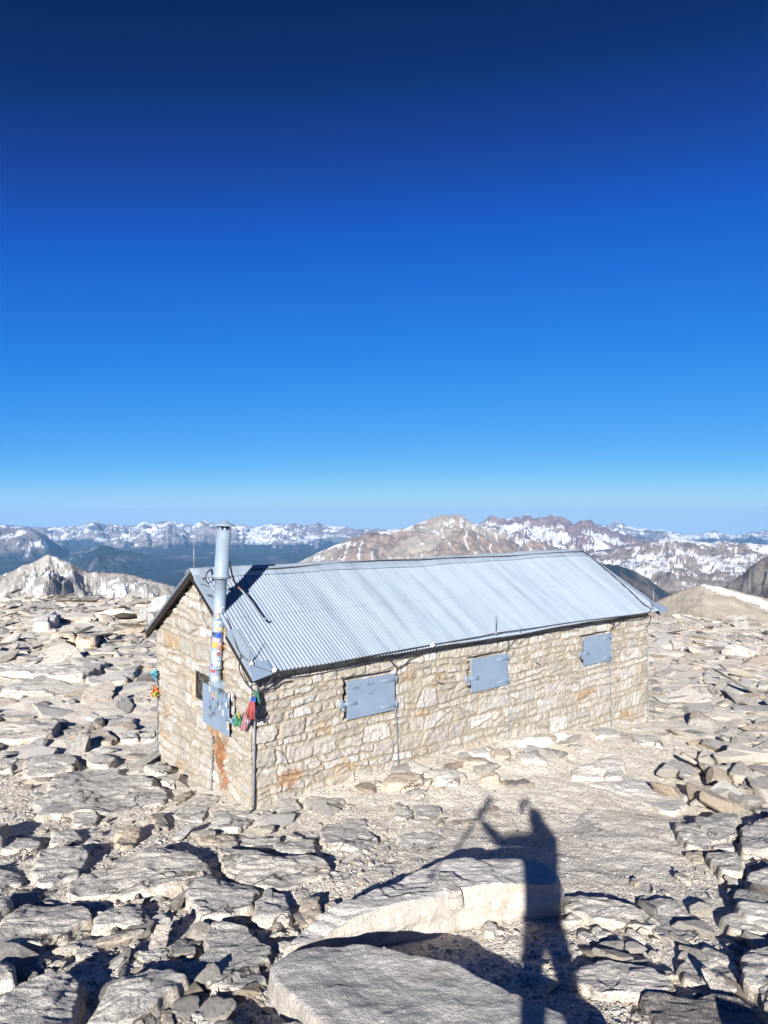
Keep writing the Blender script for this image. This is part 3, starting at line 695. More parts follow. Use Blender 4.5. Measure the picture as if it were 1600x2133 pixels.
# labels for the rocks that got none above: size, tone and the landmark they lie by
ORD = 'first second third fourth fifth sixth seventh eighth ninth tenth eleventh twelfth thirteenth fourteenth fifteenth sixteenth seventeenth eighteenth nineteenth twentieth twenty-first twenty-second twenty-third twenty-fourth twenty-fifth twenty-sixth twenty-seventh twenty-eighth twenty-ninth thirtieth'.split()
TONE = {'granite': 'grey', 'granite_white': 'pale', 'granite_warm': 'tan', 'granite_dark': 'dark'}
def zone(u, v):
    if u < 395:
        for lim, s in ((1275, 'just below the left skyline'), (1310, 'left of the low gable eave'), (1345, 'level with the left corner\'s top'), (1385, 'left of the gable\'s upper stones'), (1425, 'level with the gable window'), (1465, 'left of the sticker panel'), (1510, 'level with the sticker panel\'s foot'), (1560, 'level with the rust stain'), (1640, 'by the left corner\'s foot'), (1720, 'below the broad flat slab'), (1800, 'above the wedge-shaped boulder'), (1900, 'below the wedge-shaped boulder'), (2000, 'below the ochre-edged boulder'), (3000, 'along the lower left edge')):
            if v < lim: return s
    if u > 1335:
        for lim, s in ((1290, 'just below the right skyline'), (1320, 'right of the roof\'s far corner'), (1355, 'right of the farthest shutter'), (1400, 'right of the far corner\'s middle'), (1450, 'right of the far corner pole'), (1510, 'by the far corner\'s foot'), (1560, 'below the far corner'), (1620, 'at the top of the block pile'), (1690, 'low in the block pile'), (1800, 'in the row right of the sand'), (1960, 'above the tall right border boulder'), (3000, 'along the lower right edge')):
            if v < lim: return s
    if v < 1450: return 'beyond the hut'
    if v < np.interp(u, [525, 830, 1060, 1270, 1350], [1740, 1650, 1600, 1560, 1555]): return 'along the foot of the shuttered wall'
    if v < 1760: return 'between the hut and the long pale boulder' if u > 560 else 'below the near corner'
    if u < 600: return 'left of the long pale boulder'
    return 'round the big white boulders'
from collections import defaultdict
ZN = defaultdict(list)
for r in ROCKS:
    o, u, v, w, mt = r
    ZN[(zone(u, v), TONE[mt], 'big' if w > 75 else ('mid-sized' if w > 38 else 'small'))].append(r)
for (z_, tn_, sz), L in ZN.items():
    L.sort(key=lambda r: r[1])
    for i, r in enumerate(L):
        nth = '' if len(L) == 1 else (', %s from left' % ORD[i] if i < 30 else ', farthest right')
        r[0]['label'] = '%s %s rock %s%s' % (sz, tn_, z_, nth)
        if not r[0].get('group'): r[0]['group'] = 'rocks ' + z_
# ------------------------------------------------------------------ the stone hut
hut = bpy.data.objects.new('stone_hut', None); COL.objects.link(hut)
hut.location = H0; hut.rotation_euler = (0, 0, math.atan2(AX[1], AX[0]))
tag(hut, 'stone hut with a blue-grey corrugated roof, steel shutters and a stove pipe', 'hut')

def px_rect_long(u0, v0, u1, v1, u2, v2, u3, v3):
    p = [on_long(u0, v0), on_long(u1, v1), on_long(u2, v2), on_long(u3, v3)]
    return (.5*(p[0][0]+p[3][0]), .5*(p[1][0]+p[2][0]), .5*(p[2][2]+p[3][2]), .5*(p[0][2]+p[1][2]))
SHUT = [px_rect_long(718, 1418, 818, 1402, 818, 1477, 718, 1498), px_rect_long(977, 1371, 1053, 1361, 1053, 1424, 977, 1443),
        px_rect_long(1211, 1328, 1267, 1317, 1267, 1375, 1211, 1386)]
def px_rect_gable(*q):
    p = [on_gable(*q[2*i:2*i+2]) for i in range(4)]
    return (.5*(p[1][1]+p[2][1]), .5*(p[0][1]+p[3][1]), .5*(p[2][2]+p[3][2]), .5*(p[0][2]+p[1][2]))
GWIN = px_rect_gable(405, 1394, 436, 1412, 436, 1471, 405, 1452)
GPAN = px_rect_gable(434, 1418, 489, 1447, 489, 1531, 434, 1503)

def roofz(y): return HE+(HR-HE)*(1-abs(y-HW/2)/(HW/2-EAVE_Y))
def masonry(s, z, seed, holes=(), stains=()):
    """Random coursed rubble: relief (metres proud of the joint) and tone for every point of a wall."""
    rs = np.random.default_rng(seed)
    sw = s+.045*fbm2(s*3.1, z*3.1, 3, seed)+.015*fbm2(s*11, z*11, 2, seed+1)
    zw = z+.05*fbm2(s*.9, z*1.5, 3, seed+2)+.016*fbm2(s*7, z*9, 3, seed+3)
    hs_ = []; 
    while sum(hs_) < 5: hs_.append(rs.choice([.09, .13, .17, .21, .26, .30], p=[.15, .24, .24, .19, .12, .06])*rs.uniform(.85, 1.15))
    ed = np.cumsum([-1.0]+hs_); ci = np.clip(np.searchsorted(ed, zw)-1, 0, len(hs_)-1)
    sid = np.zeros(s.shape, np.int64); dx = np.zeros_like(s); dz = np.zeros_like(s); nid = 1
    cx = np.zeros_like(s); cz = np.zeros_like(s)
    for c in range(len(hs_)):
        m_ = ci == c
        if not m_.any(): continue
        h = hs_[c]; w = []; 
        while sum(w) < s.max()-s.min()+2: w.append(min(.75, max(.10, h*rs.uniform(.8, 2.9))))
        we = np.cumsum([s.min()-1-rs.random()]+w); k = np.clip(np.searchsorted(we, sw[m_])-1, 0, len(w)-1)
        x0, x1 = we[k], we[k+1]; z0 = np.full(k.shape, ed[c]); z1 = np.full(k.shape, ed[c]+h)
        split = rs.random(len(w)) < (.45 if h > .19 else .16); cut = rs.uniform(.3, .7, len(w)); lean = rs.normal(0, .22, len(w))
        xm = .5*(x0+x1); zl = z0+h*cut[k]+lean[k]*(sw[m_]-xm); upx = (zw[m_] > zl) & split[k]
        z0n = np.where(split[k] & upx, zl, z0); z1n = np.where(split[k] & ~upx, zl, z1)
        sl_ = rs.normal(0, .18, len(w)+1)
        ex0 = x0+sl_[k]*(zw[m_]-.5*(z0+z1)); ex1 = x1+sl_[k+1]*(zw[m_]-.5*(z0+z1))
        dx[m_] = np.minimum(sw[m_]-ex0, ex1-sw[m_]); dz[m_] = np.minimum(zw[m_]-z0n, z1n-zw[m_])
        sid[m_] = nid+2*k+upx; cx[m_] = (sw[m_]-xm); cz[m_] = zw[m_]-.5*(z0n+z1n)
        nid += 2*len(w)+4
    R = rs.random((nid+10, 8))
    w = .007+.013*R[sid, 0]+.006*fbm2(s*5, z*5, 2, seed+6)
    r = .035; a = np.clip(r-dx, 0, None); b_ = np.clip(r-dz, 0, None); d = np.where((a > 0) & (b_ > 0), r-np.sqrt(a*a+b_*b_), np.minimum(dx, dz))
    msk = sst(0, .022, d-w)
    smear = sst(.12, .55, fbm2(s*1.6, z*1.6, 3, seed+8)+.25*fbm2(s*9, z*9, 3, seed+14))     # mortar wiped over the faces here and there
    pm = msk*(1-.65*smear*(R[sid, 7] > .35))
    rel = msk*(.006+.022*R[sid, 1]+(R[sid, 2]-.5)*.09*cx+(R[sid, 3]-.5)*.13*cz+.011*fbm2(s*9+7*R[sid, 4], z*12, 4, seed+9)+.006*ridge2(s*14, z*30, 3, seed+10))
    rel = rel-.013*np.exp(-((d-w*.6)/.007)**2)*(fbm2(s*2.2, z*2.2, 3, seed+15) > -.15)*(1-.7*smear)
    rel = rel+.009*fbm2(s*16, z*16, 3, seed+11)
    pal = np.array([(.36, .338, .302), (.40, .382, .352), (.33, .305, .268), (.385, .362, .332), (.375, .343, .312), (.315, .288, .25), (.415, .397, .37), (.35, .324, .282)])
    st = pal[(R[sid, 5]*7.99).astype(int)]*(.78+.30*R[sid, 6])[..., None]
    rare = R[sid, 7] < .018; st = np.where(rare[..., None], np.array([.32, .235, .15])*(.8+.4*R[sid, 6])[..., None], st)
    mo = np.array([.27, .232, .178])*(1+.16*fbm2(s*6, z*6, 3, seed+12))[..., None]
    st = st*(1+.12*fbm2(s*12, z*16, 3, seed+13))[..., None]
    col = mo*(1-pm)[..., None]+st*pm[..., None]
    for (sx, sz, hw, hh, c, amt) in stains:
        q = 1-np.sqrt(((s-sx)/hw)**2+((z-sz)/hh)**2)+.55*fbm2(s*7, z*5, 4, seed+40)
        q = sst(.05, .45, q)*amt; cc_ = np.array(c)*(1+.4*fbm2(s*10, z*10, 3, seed+41))[..., None]
        col = col*(1-q)[..., None]+cc_*q[..., None]
    for (a0, a1, b0, b1, dep) in holes:
        ins = (s > a0) & (s < a1) & (z > b0) & (z < b1); rel = np.where(ins, -dep, rel)
    return rel, np.clip(col, .01, .9)

def wall_grid(s, zb, zt, rows):
    q = np.linspace(0, 1, rows)[:, None]; Sg = np.repeat(s[None], rows, 0); Zg = zb[None]*(1-q)+zt[None]*q
    return Sg, Zg
def build_walls():
    Vs, Fs, Cs, off = [], [], [], 0
    def put(P, C, flip):
        nonlocal off
        f = grid_faces(P.shape[0], P.shape[1]); f = f[:, ::-1] if flip else f
        Vs.append(P.reshape(-1, 3)); Cs.append(C.reshape(-1, 3)); Fs.append(f+off); off += P.shape[0]*P.shape[1]
    def gx(l): return np.array([H0[:2]+a*AX[:2]+b*BX[:2] for a, b in l])
    gab = lambda t: roofz(t)-.06
    for side in (0, 1):
        st_ = .0125 if side == 0 else .04
        s = np.linspace(0, HL, int(HL/st_)); y = 0 if side == 0 else HW
        g = gx([(a, y) for a in s]); zb = gs(g[:, 0], g[:, 1])-.35
        Sg, Zg = wall_grid(s, zb, np.full(len(s), roofz(0)-.03), int(2.9/st_))
        hol = [(a-.03, b_+.015, c-.005, d+.035, .08) for a, b_, c, d in SHUT] if side == 0 else []
        p = on_long(607, 1620); p2 = on_long(850, 1690-276)
        stn = [(p[0], p[2], .22, .17, (.26, .135, .06), .7)]+[(on_long(u, v)[0], on_long(u, v)[2], r_, r_*.7, (.29, .20, .105), .6) for u, v, r_ in ((845, 1413, .17), (912, 1420, .22), (925, 1480, .10), (675, 1515, .17), (664, 1532, .1), (720, 1590, .2), (1215, 1440, .12), (1090, 1395, .14), (1305, 1490, .15), (1195, 1350, .10))] if side == 0 else []
        rel, C = masonry(Sg, Zg, 21+side, hol, stn)
        rel = rel*np.where((Sg < .02) | (Sg > HL-.02), .3, 1)
        put(np.stack([Sg, (y-rel if side == 0 else y+rel), Zg], -1), C, side == 1)
    for side in (0, 1):
        st_ = .0125 if side == 0 else .04
        s = np.linspace(0, HW, int(HW/st_)); x = 0 if side == 0 else HL
        g = gx([(x, a) for a in s]); zb = gs(g[:, 0], g[:, 1])-.35
        Sg, Zg = wall_grid(s, zb, gab(s), int(3.4/st_))
        hol = [(GWIN[0]-.02, GWIN[1], GWIN[2], GWIN[3], .07)] if side == 0 else []
        pp = [on_gable(*q) for q in ((452, 1540), (462, 1590), (458, 1570), (470, 1625), (449, 1515), (463, 1555))]
        stn = [(q[1], q[2], a, b_, c, am) for q, (a, b_, c, am) in zip(pp, ((.22, .30, (.24, .12, .05), .75), (.20, .36, (.21, .075, .025), .9), (.17, .30, (.16, .055, .02), .85), (.16, .2, (.24, .11, .04), .75), (.26, .2, (.27, .155, .07), .6), (.3, .3, (.25, .135, .06), .5)))] if side == 0 else []
        if side == 0:
            q = on_gable(462, 1370); stn += [(q[1]-.03, q[2], .09, .7, (.20, .125, .07), .7)]
            q = on_gable(432, 1385); stn += [(GWIN[1]+.05, .5*(GWIN[2]+GWIN[3]), .13, .45, (.28, .225, .15), .8)]
        rel, C = masonry(Sg, Zg, 31+side, hol, stn)
        rel = rel*np.where((Sg < .02) | (Sg > HW-.02), .3, 1)
        put(np.stack([(x-rel if side == 0 else x+rel), Sg, Zg], -1), C, side == 0)
    me = mesh_np('stone_wall', np.vstack(Vs), np.vstack(Fs), True, np.vstack(Cs))
    link('stone_wall', me, M['masonry'], hut)
build_walls()

# roof: two courses of corrugated sheet each side, lapped halfway, ridge cap, rake flashing
OV = .13
PITCH = .0640
def rise(x, y): return .014*np.sin(x*.9+.5)+.010*np.sin(x*2.1+y)+.006*np.sin(x*4.3+2*y)
roof = None
def sheet(side, t0, t1, lift, name, parent, x0=-OV, x1=HL+OV):
    xs = np.arange(x0, x1+1e-6, PITCH/8); ts = np.concatenate([[t0, t0+.003], np.linspace(t0, t1, 9)[1:-1], [t1-.003, t1]])
    X, T = np.meshgrid(xs, ts)
    y = EAVE_Y+(HW/2-EAVE_Y)*T; z = HE+(HR-HE)*T
    y = y if side == 0 else HW-y
    ny = RN[1] if side == 0 else -RN[1]
    c = .0105*np.cos(2*math.pi*X/PITCH)+lift+rise(X, T*2)*np.where(T > .95, 1, 1)
    edge_w = .003*n2(X*1.1, T*0+side*5+lift*900, 3)
    Yd = y+ny*c; Zd = z+RN[2]*c
    if t0 <= 0.001: 
        Zd = Zd+edge_w*(T < .05)
    me = mesh_np(name, np.stack([X, Yd, Zd], -1).reshape(-1, 3), grid_faces(*X.shape)[:, ::1 if side == 0 else -1])
    o = link(name, me, M['roof'], parent); sm = o.modifiers.new('thickness', 'SOLIDIFY'); sm.thickness = .0025; sm.offset = 0
    return o
roof = sheet(0, 0, .50, .018, 'roof', hut)
sheet(0, 0.485, 1.0, .0245, 'roof_sheet', roof); sheet(1, 0, .50, .018, 'roof_sheet', roof); sheet(1, .485, 1.0, .024, 'roof_sheet', roof)
def along(side, t, x, off):
    y = EAVE_Y+(HW/2-EAVE_Y)*t; y = y if side == 0 else HW-y; ny = RN[1] if side == 0 else -RN[1]
    c = off+rise(x, t*2)
    return np.array([x, y+ny*c, HE+(HR-HE)*t+RN[2]*c])
rc = MB(); xs = np.linspace(-OV-.03, HL+OV+.03, 60)
prof = [(0, .90, .040), (0, .955, .044), (0, .985, .052), (0, 1.0, .062), (1, .985, .052), (1, .955, .044), (1, .90, .040)]
V = []; Fs = []
for x in xs:
    for s_, t_, o_ in prof: V.append(along(s_, t_, x, o_+.003*math.sin(x*5)))
for i in range(len(xs)-1):
    for k in range(6): Fs.append((i*7+k, i*7+k+1, i*7+8+k, i*7+7+k))
rc.add(V, Fs); o = rc.build('ridge_cap', M['roof'], roof, True); o.modifiers.new('thickness', 'SOLIDIFY').thickness = .003
def flash(side, x0, x1, t0, t1, name='rake_flashing'):
    f = MB(); ts = np.linspace(t0, t1, 14); V = []; Fs = []
    for t in ts:
        a, b_ = along(side, t, x0, .045), along(side, t, x1, .043); c = a.copy(); c[2] -= .075; V += [c, a, b_]
    for i in range(len(ts)-1):
        for k in range(2): Fs.append((i*3+k, i*3+3+k, i*3+4+k, i*3+k+1))
    f.add(V, Fs); o = f.build(name, M['roof'], roof); o.modifiers.new('thickness', 'SOLIDIFY').thickness = .003
PIPE_T = (on_gable(462, 1282, .13)[1]-EAVE_Y)/(HW/2-EAVE_Y)
flash(0, -OV-.012, -OV+.15, 0.0, PIPE_T-.075); flash(0, -OV-.012, -OV+.09, PIPE_T+.09, .93)
flash(0, HL+OV+.012, HL+OV-.10, 0, .93); flash(1, HL+OV+.012, HL+OV-.10, 0, .93)
# corner plates at the eave
for x0, x1 in ((-OV-.02, .17), (HL-.05, HL+OV+.16)):
    cp = MB(); V = [along(0, .0, x0, .050), along(0, .0, x1, .050), along(0, .085, x1, .050), along(0, .085, x0, .050)]
    lip = [V[0]-[0, 0, .10], V[1]-[0, 0, .045]]; cp.add(V+lip, [(0, 1, 2, 3), (4, 5, 1, 0)])
    o = cp.build('corner_plate', M['paint'], roof); o.modifiers.new('thickness', 'SOLIDIFY').thickness = .003
# timber under the sheets: rake boards, purlins, eave plate
def bar(mb, a, b_, w, h, up):
    a, b_ = np.asarray(a, float), np.asarray(b_, float); t = (b_-a)/np.linalg.norm(b_-a); up = np.asarray(up, float); up = up-t*(up@t); up /= np.linalg.norm(up); s_ = np.cross(t, up)
    V = [p+i*w/2*s_+j*h/2*up for p in (a, b_) for i, j in ((-1, -1), (1, -1), (1, 1), (-1, 1))]
    return mb.add(V, [(3, 2, 1, 0), (4, 5, 6, 7)]+[(k, (k+1) % 4, 4+(k+1) % 4, 4+k) for k in range(4)])
for side in (0, 1):
    up = (0, RN[1] if side == 0 else -RN[1], RN[2])
    for x in (-OV+.025, HL+OV-.025):
        ts = [(.0, PIPE_T-.07), (PIPE_T+.085, .985)] if side == 0 and x < 1 else [(0, .985)]
        for q, (t0, t1) in enumerate(ts): bar(MB(), along(side, t0, x, -.062), along(side, t1, x, -.062), .045, .11, up).build('rake_board', M['wood_dark'], roof)
    dk = MB(); ts = np.linspace(.10, .99, 9); xd = np.linspace(.02, HL+OV-.05, 80)
    for x0, x1 in ((-OV+.05, HL+OV-.05),):
        if side == 1: xd = np.linspace(x0, x1, 80)
        dk.add([along(side, t, x, -.022) for t in ts for x in xd], [tuple(f) for f in grid_faces(9, 80)])
    o = dk.build('roof_decking', M['wood_dark'], roof); o.modifiers.new('thickness', 'SOLIDIFY').thickness = .02
    for t in (.12, .42, .72):
        bar(MB(), along(side, t, -OV+.05, -.062), along(side, t, .0, -.062), .07, .07, up).build('purlin_end', M['rust_cable'], roof)
    bar(MB(), (-.02, .10 if side == 0 else HW-.10, HE+.10), (HL+.02, .10 if side == 0 else HW-.10, HE+.10), .12, .05, (0, 0, 1)).build('wall_plate', M['wood_dark'], roof)

# steel shutters on the long wall
def sticker_mat(c):
    c = tuple(.62*q for q in c)
    k = 'sticker_%02x%02x%02x' % tuple(int(255*q) for q in c)
    if k not in M: M[k] = flat('sticker', c, .5, 0, .06, 30)
    return M[k]
for i, (x0, x1, z0, z1) in enumerate(SHUT):
    sh = MB().rbox(x0, x1, -.062, -.050, z0, z1, .004).build('shutter', M['paint'], hut)
    tilt = (.004, -.006, .003)[i]; sh.rotation_euler = (0, tilt*0, 0)
    h = z1-z0; w = x1-x0
    for zc in (z1-.16*h, z0+.13*h):
        hg = MB().rbox(x1-.30*w, x1+.015, -.069, -.062, zc-.05*h, zc+.05*h, .002)
        hg.tube([(x1+.03, -.060, zc-.085*h), (x1+.03, -.060, zc+.085*h)], .015, 10)
        hg.rbox(x1+.015, x1+.07, -.058, -.035, zc-.05*h, zc+.05*h, .003)
        for q in (.06, .17, .26): hg.lathe([(0.0, .004), (.008, .003), (.010, 0)], 8, (x1-q*w, -.069, zc), (0, -1, 0))
        hg.build('hinge', M['paint'], sh, True)
    zc = z0+.42*h
    hp = MB().rbox(x0-.06, x0+.20*w, -.070, -.062, zc-.055*h, zc+.055*h, .002); hp.tube([(x0-.075, -.062, zc-.03), (x0-.075, -.10, zc), (x0-.075, -.062, zc+.03)], .008, 8)
    hp.rbox(x0-.13, x0-.05, -.05, -.025, zc-.06, zc+.06, .005)
    hp.build('hasp', M['paint'], sh, True)
    pk = MB().rbox(x0-.115, x0-.055, -.115, -.080, zc-.10, zc-.03, .012); pk.tube(curve([(x0-.105, -.097, zc-.04), (x0-.10, -.097, zc+.005), (x0-.085, -.097, zc+.02), (x0-.07, -.097, zc+.005), (x0-.065, -.097, zc-.04)], 4), .006, 8)
    pk.build('padlock', M['galv'], sh, True)
    if i == 0:                                   # scratched writing
        rs = random.Random(4)
        for cx_, cz_ in ((.14, .80), (.45, .60), (.42, .84)):
            for k in range(5):
                a = x0+w*(cx_+k*.028); c = z0+h*cz_; P = [(a+rs.uniform(-.012, .012), -.0635, c+rs.uniform(-.035, .035)) for _ in range(4)]
                MB().tube(P, .003, 4).build('scratch', M['soot'], sh)
# window in the gable: dark pane behind wire, iron frame
y0, y1, z0, z1 = GWIN
wn = MB()
for a in ((y0, y0+.035, z0, z1), (y1-.035, y1, z0, z1), (y0+.035, y1-.035, z0, z0+.035), (y0+.035, y1-.035, z1-.035, z1)): wn.rbox(.02, .065, a[0], a[1], a[2], a[3], .004)
wn = wn.build('window', M['soot'], hut)
MB().rbox(.060, .066, y0, y1, z0, z1, .001).build('window_pane', M['glass'], wn)
wr = MB(); rs = random.Random(8)
for k in range(18):                              # tangle of wire and straw behind the bars
    a = np.array([.04, rs.uniform(y0+.05, y1-.05), rs.uniform(z0+.05, z1-.05)])
    wr.tube(curve([a+np.array([rs.uniform(-.02, .015), rs.gauss(0, .06)*j, rs.gauss(0, .09)*j]) for j in range(4)], 3), .0025, 4)
wr.build('wire_tangle', flat('dry_wire', (.17, .14, .10), .8), wn)

# the opened gable shutter with its stickers and scribbles
y0, y1, z0, z1 = GPAN
gp = MB().rbox(-.095, -.083, y0, y1, z0, z1, .004).build('shutter', M['paint'], hut)
gp['label'] = 'blue-grey shutter covered in stickers and scribbles, folded open under the stove pipe'
for zc in (z0+.15, z1-.12): MB().tube([(-.07, y1+.01, zc-.06), (-.07, y1+.01, zc+.06)], .018, 10).rbox(-.083, .0, y1-.02, y1+.03, zc-.03, zc+.03, .003).build('hinge', M['paint'], gp, True)
MB().rbox(-.100, -.094, y0-.20, y0+.10, z0+.36*(z1-z0), z0+.48*(z1-z0), .002).build('hasp', M['paint'], gp, True)
MB().rbox(-.085, .02, y0+.03, y0+.06, z0+.2, z0+.24, .003).build('stay', M['galv'], gp)
def pq(u, v): q = on_gable(u, v, .0965); return q[1], q[2]
def patch(u, v, w, h, c, name='sticker', rot=0.0, rnd_=False):
    y, z = pq(u, v); n = 14 if rnd_ else 4
    if rnd_: P = [(w/2*math.cos(6.283*k/n), h/2*math.sin(6.283*k/n)) for k in range(n)]
    else: P = [(-w/2, -h/2), (w/2, -h/2), (w/2, h/2), (-w/2, h/2)]
    P = [(a*math.cos(rot)-b_*math.sin(rot), a*math.sin(rot)+b_*math.cos(rot)) for a, b_ in P]
    mb = MB(); mb.add([(-.0965, y+a, z+b_) for a, b_ in P]+[(-.0952, y+a, z+b_) for a, b_ in P], [tuple(range(n-1, -1, -1))]+[(k, (k+1) % n, n+(k+1) % n, n+k) for k in range(n)])
    mb.build(name, sticker_mat(c), gp)
for a in ((449, 1430, .09, .06, (.05, .05, .06)), (443, 1448, .08, .08, (.6, .35, .3)), (449.5, 1449, .045, .12, (.42, .45, .25)), (443, 1456, .035, .05, (.06, .06, .09), 1), (436.5, 1435, .04, .08, (.8, .8, .82)), (472, 1449, .07, .09, (.1, .12, .22), 1),
          (477, 1450, .06, .08, (.75, .77, .8), 1), (483, 1452, .045, .12, (.78, .8, .82)), (463, 1465, .04, .06, (.12, .12, .14), 1), (454, 1468, .06, .10, (.13, .13, .16)), (457, 1474, .05, .05, (.78, .78, .8)), (471, 1468, .07, .05, (.75, .76, .8)), (475, 1470, .045, .07, (.07, .08, .13)),
          (484, 1467, .05, .10, (.10, .08, .08), 1), (464, 1485, .05, .09, (.72, .75, .8)), (484, 1480, .05, .12, (.80, .82, .84)), (475, 1497, .07, .06, (.82, .82, .80)), (474.5, 1512, .075, .11, (.82, .78, .55)), (437, 1462, .03, .06, (.08, .1, .3))):
    patch(*a[:5], rot=.06*((a[0]*7) % 5-2), rnd_=len(a) > 5)
patch(472, 1449, .035, .045, (.7, .72, .75), rnd_=True); patch(474.5, 1509, .05, .02, (.15, .15, .12)); patch(474.5, 1514, .05, .02, (.15, .15, .12))
rs = random.Random(12)
for (uu, vv, n, sz) in ((438, 1474, 4, .05), (444, 1486, 6, .06), (457, 1440, 6, .05), (464, 1445, 4, .06), (438, 1490, 4, .04), (486, 1493, 5, .05), (449, 1478, 3, .05)):
    for k in range(n):
        y, z = pq(uu, vv); y -= k*.02*1.2-.04
        P = [(-.0965, y+rs.uniform(-.4, .4)*sz, z+rs.uniform(-1, 1)*sz) for _ in range(4)]
        MB().tube(curve(P, 3), .0026, 4).build('scribble', M['soot'], gp)

# stove pipe with its stickers
pb = on_gable(447, 1425, .13); pt_px = (467, 1101)
B0 = np.array([-.13, pb[1], pb[2]])
uh = None
d = ray(*pt_px); dep = wld(B0)[1]*1.0
top_l = loc(CAM+d*(dep*1.004)); axis = top_l-B0
Ln = np.linalg.norm(axis); ax = axis/Ln
pipe = MB(); rr = .088
el = curve([(.06, B0[1]-.01, B0[2]-.05), (-.02, B0[1]-.01, B0[2]-.035), (-.095, B0[1]-.005, B0[2]+.01), B0+ax*.13, B0+ax*.2], 6)
pipe.tube(el, [rr]*len(el), 24)
L1 = Ln*.335; L2 = Ln*.685
pipe.lathe([(rr, .18), (rr, .235), (rr+.012, .237), (rr+.012, .26), (rr, .262), (rr, L1), (rr+.006, L1+.002), (rr+.006, L1+.03), (rr+.001, L1+.032), (rr+.002, L1+.30), (rr+.006, L1+.302), (rr+.006, L1+.312), (rr+.003, L1+.314), (rr+.006, L2), (rr+.05, L2+.005), (rr+.05, L2+.020), (rr+.022, L2+.06), (rr+.020, Ln-.02), (rr+.012, Ln-.02)], 32, B0, ax)
pipe = pipe.build('stove_pipe', M['pipe'], hut, True)
cap = MB().lathe([(.0, .20), (.012, .198), (.11, .135), (.175, .105), (.172, .098), (.10, .115), (0, .13)], 32, B0+ax*(Ln-.06), ax)
cap.build('pipe_cap', M['pipe'], pipe, True)
st = MB()
for k in range(10):
    a = 6.283*k/10; st.rbox(-.001, .001, -.001, .001, 0, .001)
nk = MB().lathe([(.075, -.03), (.075, .10)], 24, B0+ax*(Ln-.03), ax); nk.build('pipe_throat', M['soot'], pipe, True)
u_ = np.array([1.0, 0, 0]); u_ = u_-ax*(u_@ax); u_ /= np.linalg.norm(u_); w_ = np.cross(ax, u_)
for k in range(9):
    a = 6.283*k/9+.2; dr = math.cos(a)*u_+math.sin(a)*w_
    bar(MB(), B0+ax*(Ln-.03)+dr*.104, B0+ax*(Ln+.055)+dr*.104, .035, .004, dr).build('cap_strap', M['pipe'], pipe)
MB().lathe([(rr+.055, L2-.012), (rr+.058, L2-.006), (rr+.058, L2+.001), (rr+.045, L2+.002)], 32, B0, ax).build('pipe_collar', M['galv'], pipe, True)
camdir = loc(CAM)-B0; camdir -= ax*(camdir@ax); ca0 = math.atan2(camdir@w_, camdir@u_)
def psticker(h, ang, w, hh, c, rnd_=False):     # a patch bent round the pipe; ang in degrees from the side that faces the viewer
    n = 9; r0 = rr+(.0085 if h > L1 else .0016); mb = MB(); V = []; Fs = []
    for i in range(n):
        for j in range(n):
            p, q = i/(n-1)*2-1, j/(n-1)*2-1
            if rnd_: m_ = max(abs(p), abs(q)); l_ = math.hypot(p, q) or 1; p, q = p*m_/l_, q*m_/l_
            a = ca0+math.radians(ang)+p*w/2/r0; V.append(B0+ax*(h+q*hh/2)+(r0)*(math.cos(a)*u_+math.sin(a)*w_))
    for i in range(n-1):
        for j in range(n-1): Fs.append((i*n+j, i*n+n+j, i*n+n+1+j, i*n+1+j))
    mb.add(V, Fs).build('sticker', sticker_mat(c), pipe, True)
def hv(v): return Ln*(1425-v)/(1425-1101)
for v, ang, w, h_, c, rd in ((1270, -8, .09, .07, (.8, .8, .78), 0), (1279, -18, .07, .04, (.75, .45, .42), 0), (1285, 5, .10, .035, (.80, .62, .25), 0), (1288.5, 12, .10, .045, (.10, .25, .55), 1), (1295, -5, .12, .03, (.72, .78, .84), 0),
    (1309, 3, .13, .045, (.80, .60, .28), 0), (1319, -42, .09, .08, (.05, .07, .12), 1), (1322, 10, .10, .07, (.03, .10, .50), 0), (1332, -14, .11, .05, (.80, .52, .60), 0), (1340, 26, .07, .06, (.78, .45, .5), 1), (1342, -22, .09, .08, (.80, .40, .06), 0), (1348, 44, .07, .07, (.72, .24, .04), 1),
    (1359, 2, .14, .085, (.85, .83, .76), 1), (1361, 22, .05, .05, (.55, .12, .10), 1), (1360, 18, .08, .07, (.10, .11, .22), 1), (1371, 8, .15, .025, (.50, .68, .80), 0), (1381, 5, .13, .05, (.78, .80, .82), 0), (1383, -38, .04, .05, (.3, .1, .3), 1), (1395, -22, .055, .06, (.70, .06, .09), 0), (1411, 6, .09, .06, (.84, .84, .83), 0),
    (1264, 34, .06, .03, (.7, .72, .74), 0), (1162, -12, .05, .05, (.70, .72, .73), 0)):
    psticker(hv(v), ang, w, h_, c, bool(rd))
psticker(hv(1107), -36, .055, .085, (.10, .08, .08), True)
# strap and bent flat bar hanging off the pipe over the roof
hook = B0+ax*hv(1143)+camdir/np.linalg.norm(camdir)*.02+(np.cross(ax, camdir/np.linalg.norm(camdir)))*.10
hook = loc(CAM+ray(472, 1146)*(wld(hook)[1]))
P = [hook, on_roof(477, 1165, .72), on_roof(481, 1185, .52), on_roof(486, 1205, .36), on_roof(494, 1220, .28), on_roof(503, 1229, .25)]
MB().tube(curve(P, 6), .014, 8).build('strap', M['rust_cable'], pipe, True)
P = [on_roof(501, 1227, .25), on_roof(515, 1243, .22), on_roof(530, 1264, .19), on_roof(541, 1279, .17), on_roof(549, 1289, .16), on_roof(553, 1290, .16), on_roof(554, 1286, .19)]
MB().tube(curve(P, 6), .017, 8).build('flat_bar', M['galv'], pipe, True)
P = [on_roof(443, 1184, .02), on_roof(434, 1190, .16), on_roof(429, 1200, .20), on_roof(430, 1210, .1), on_roof(434, 1216, .03)]
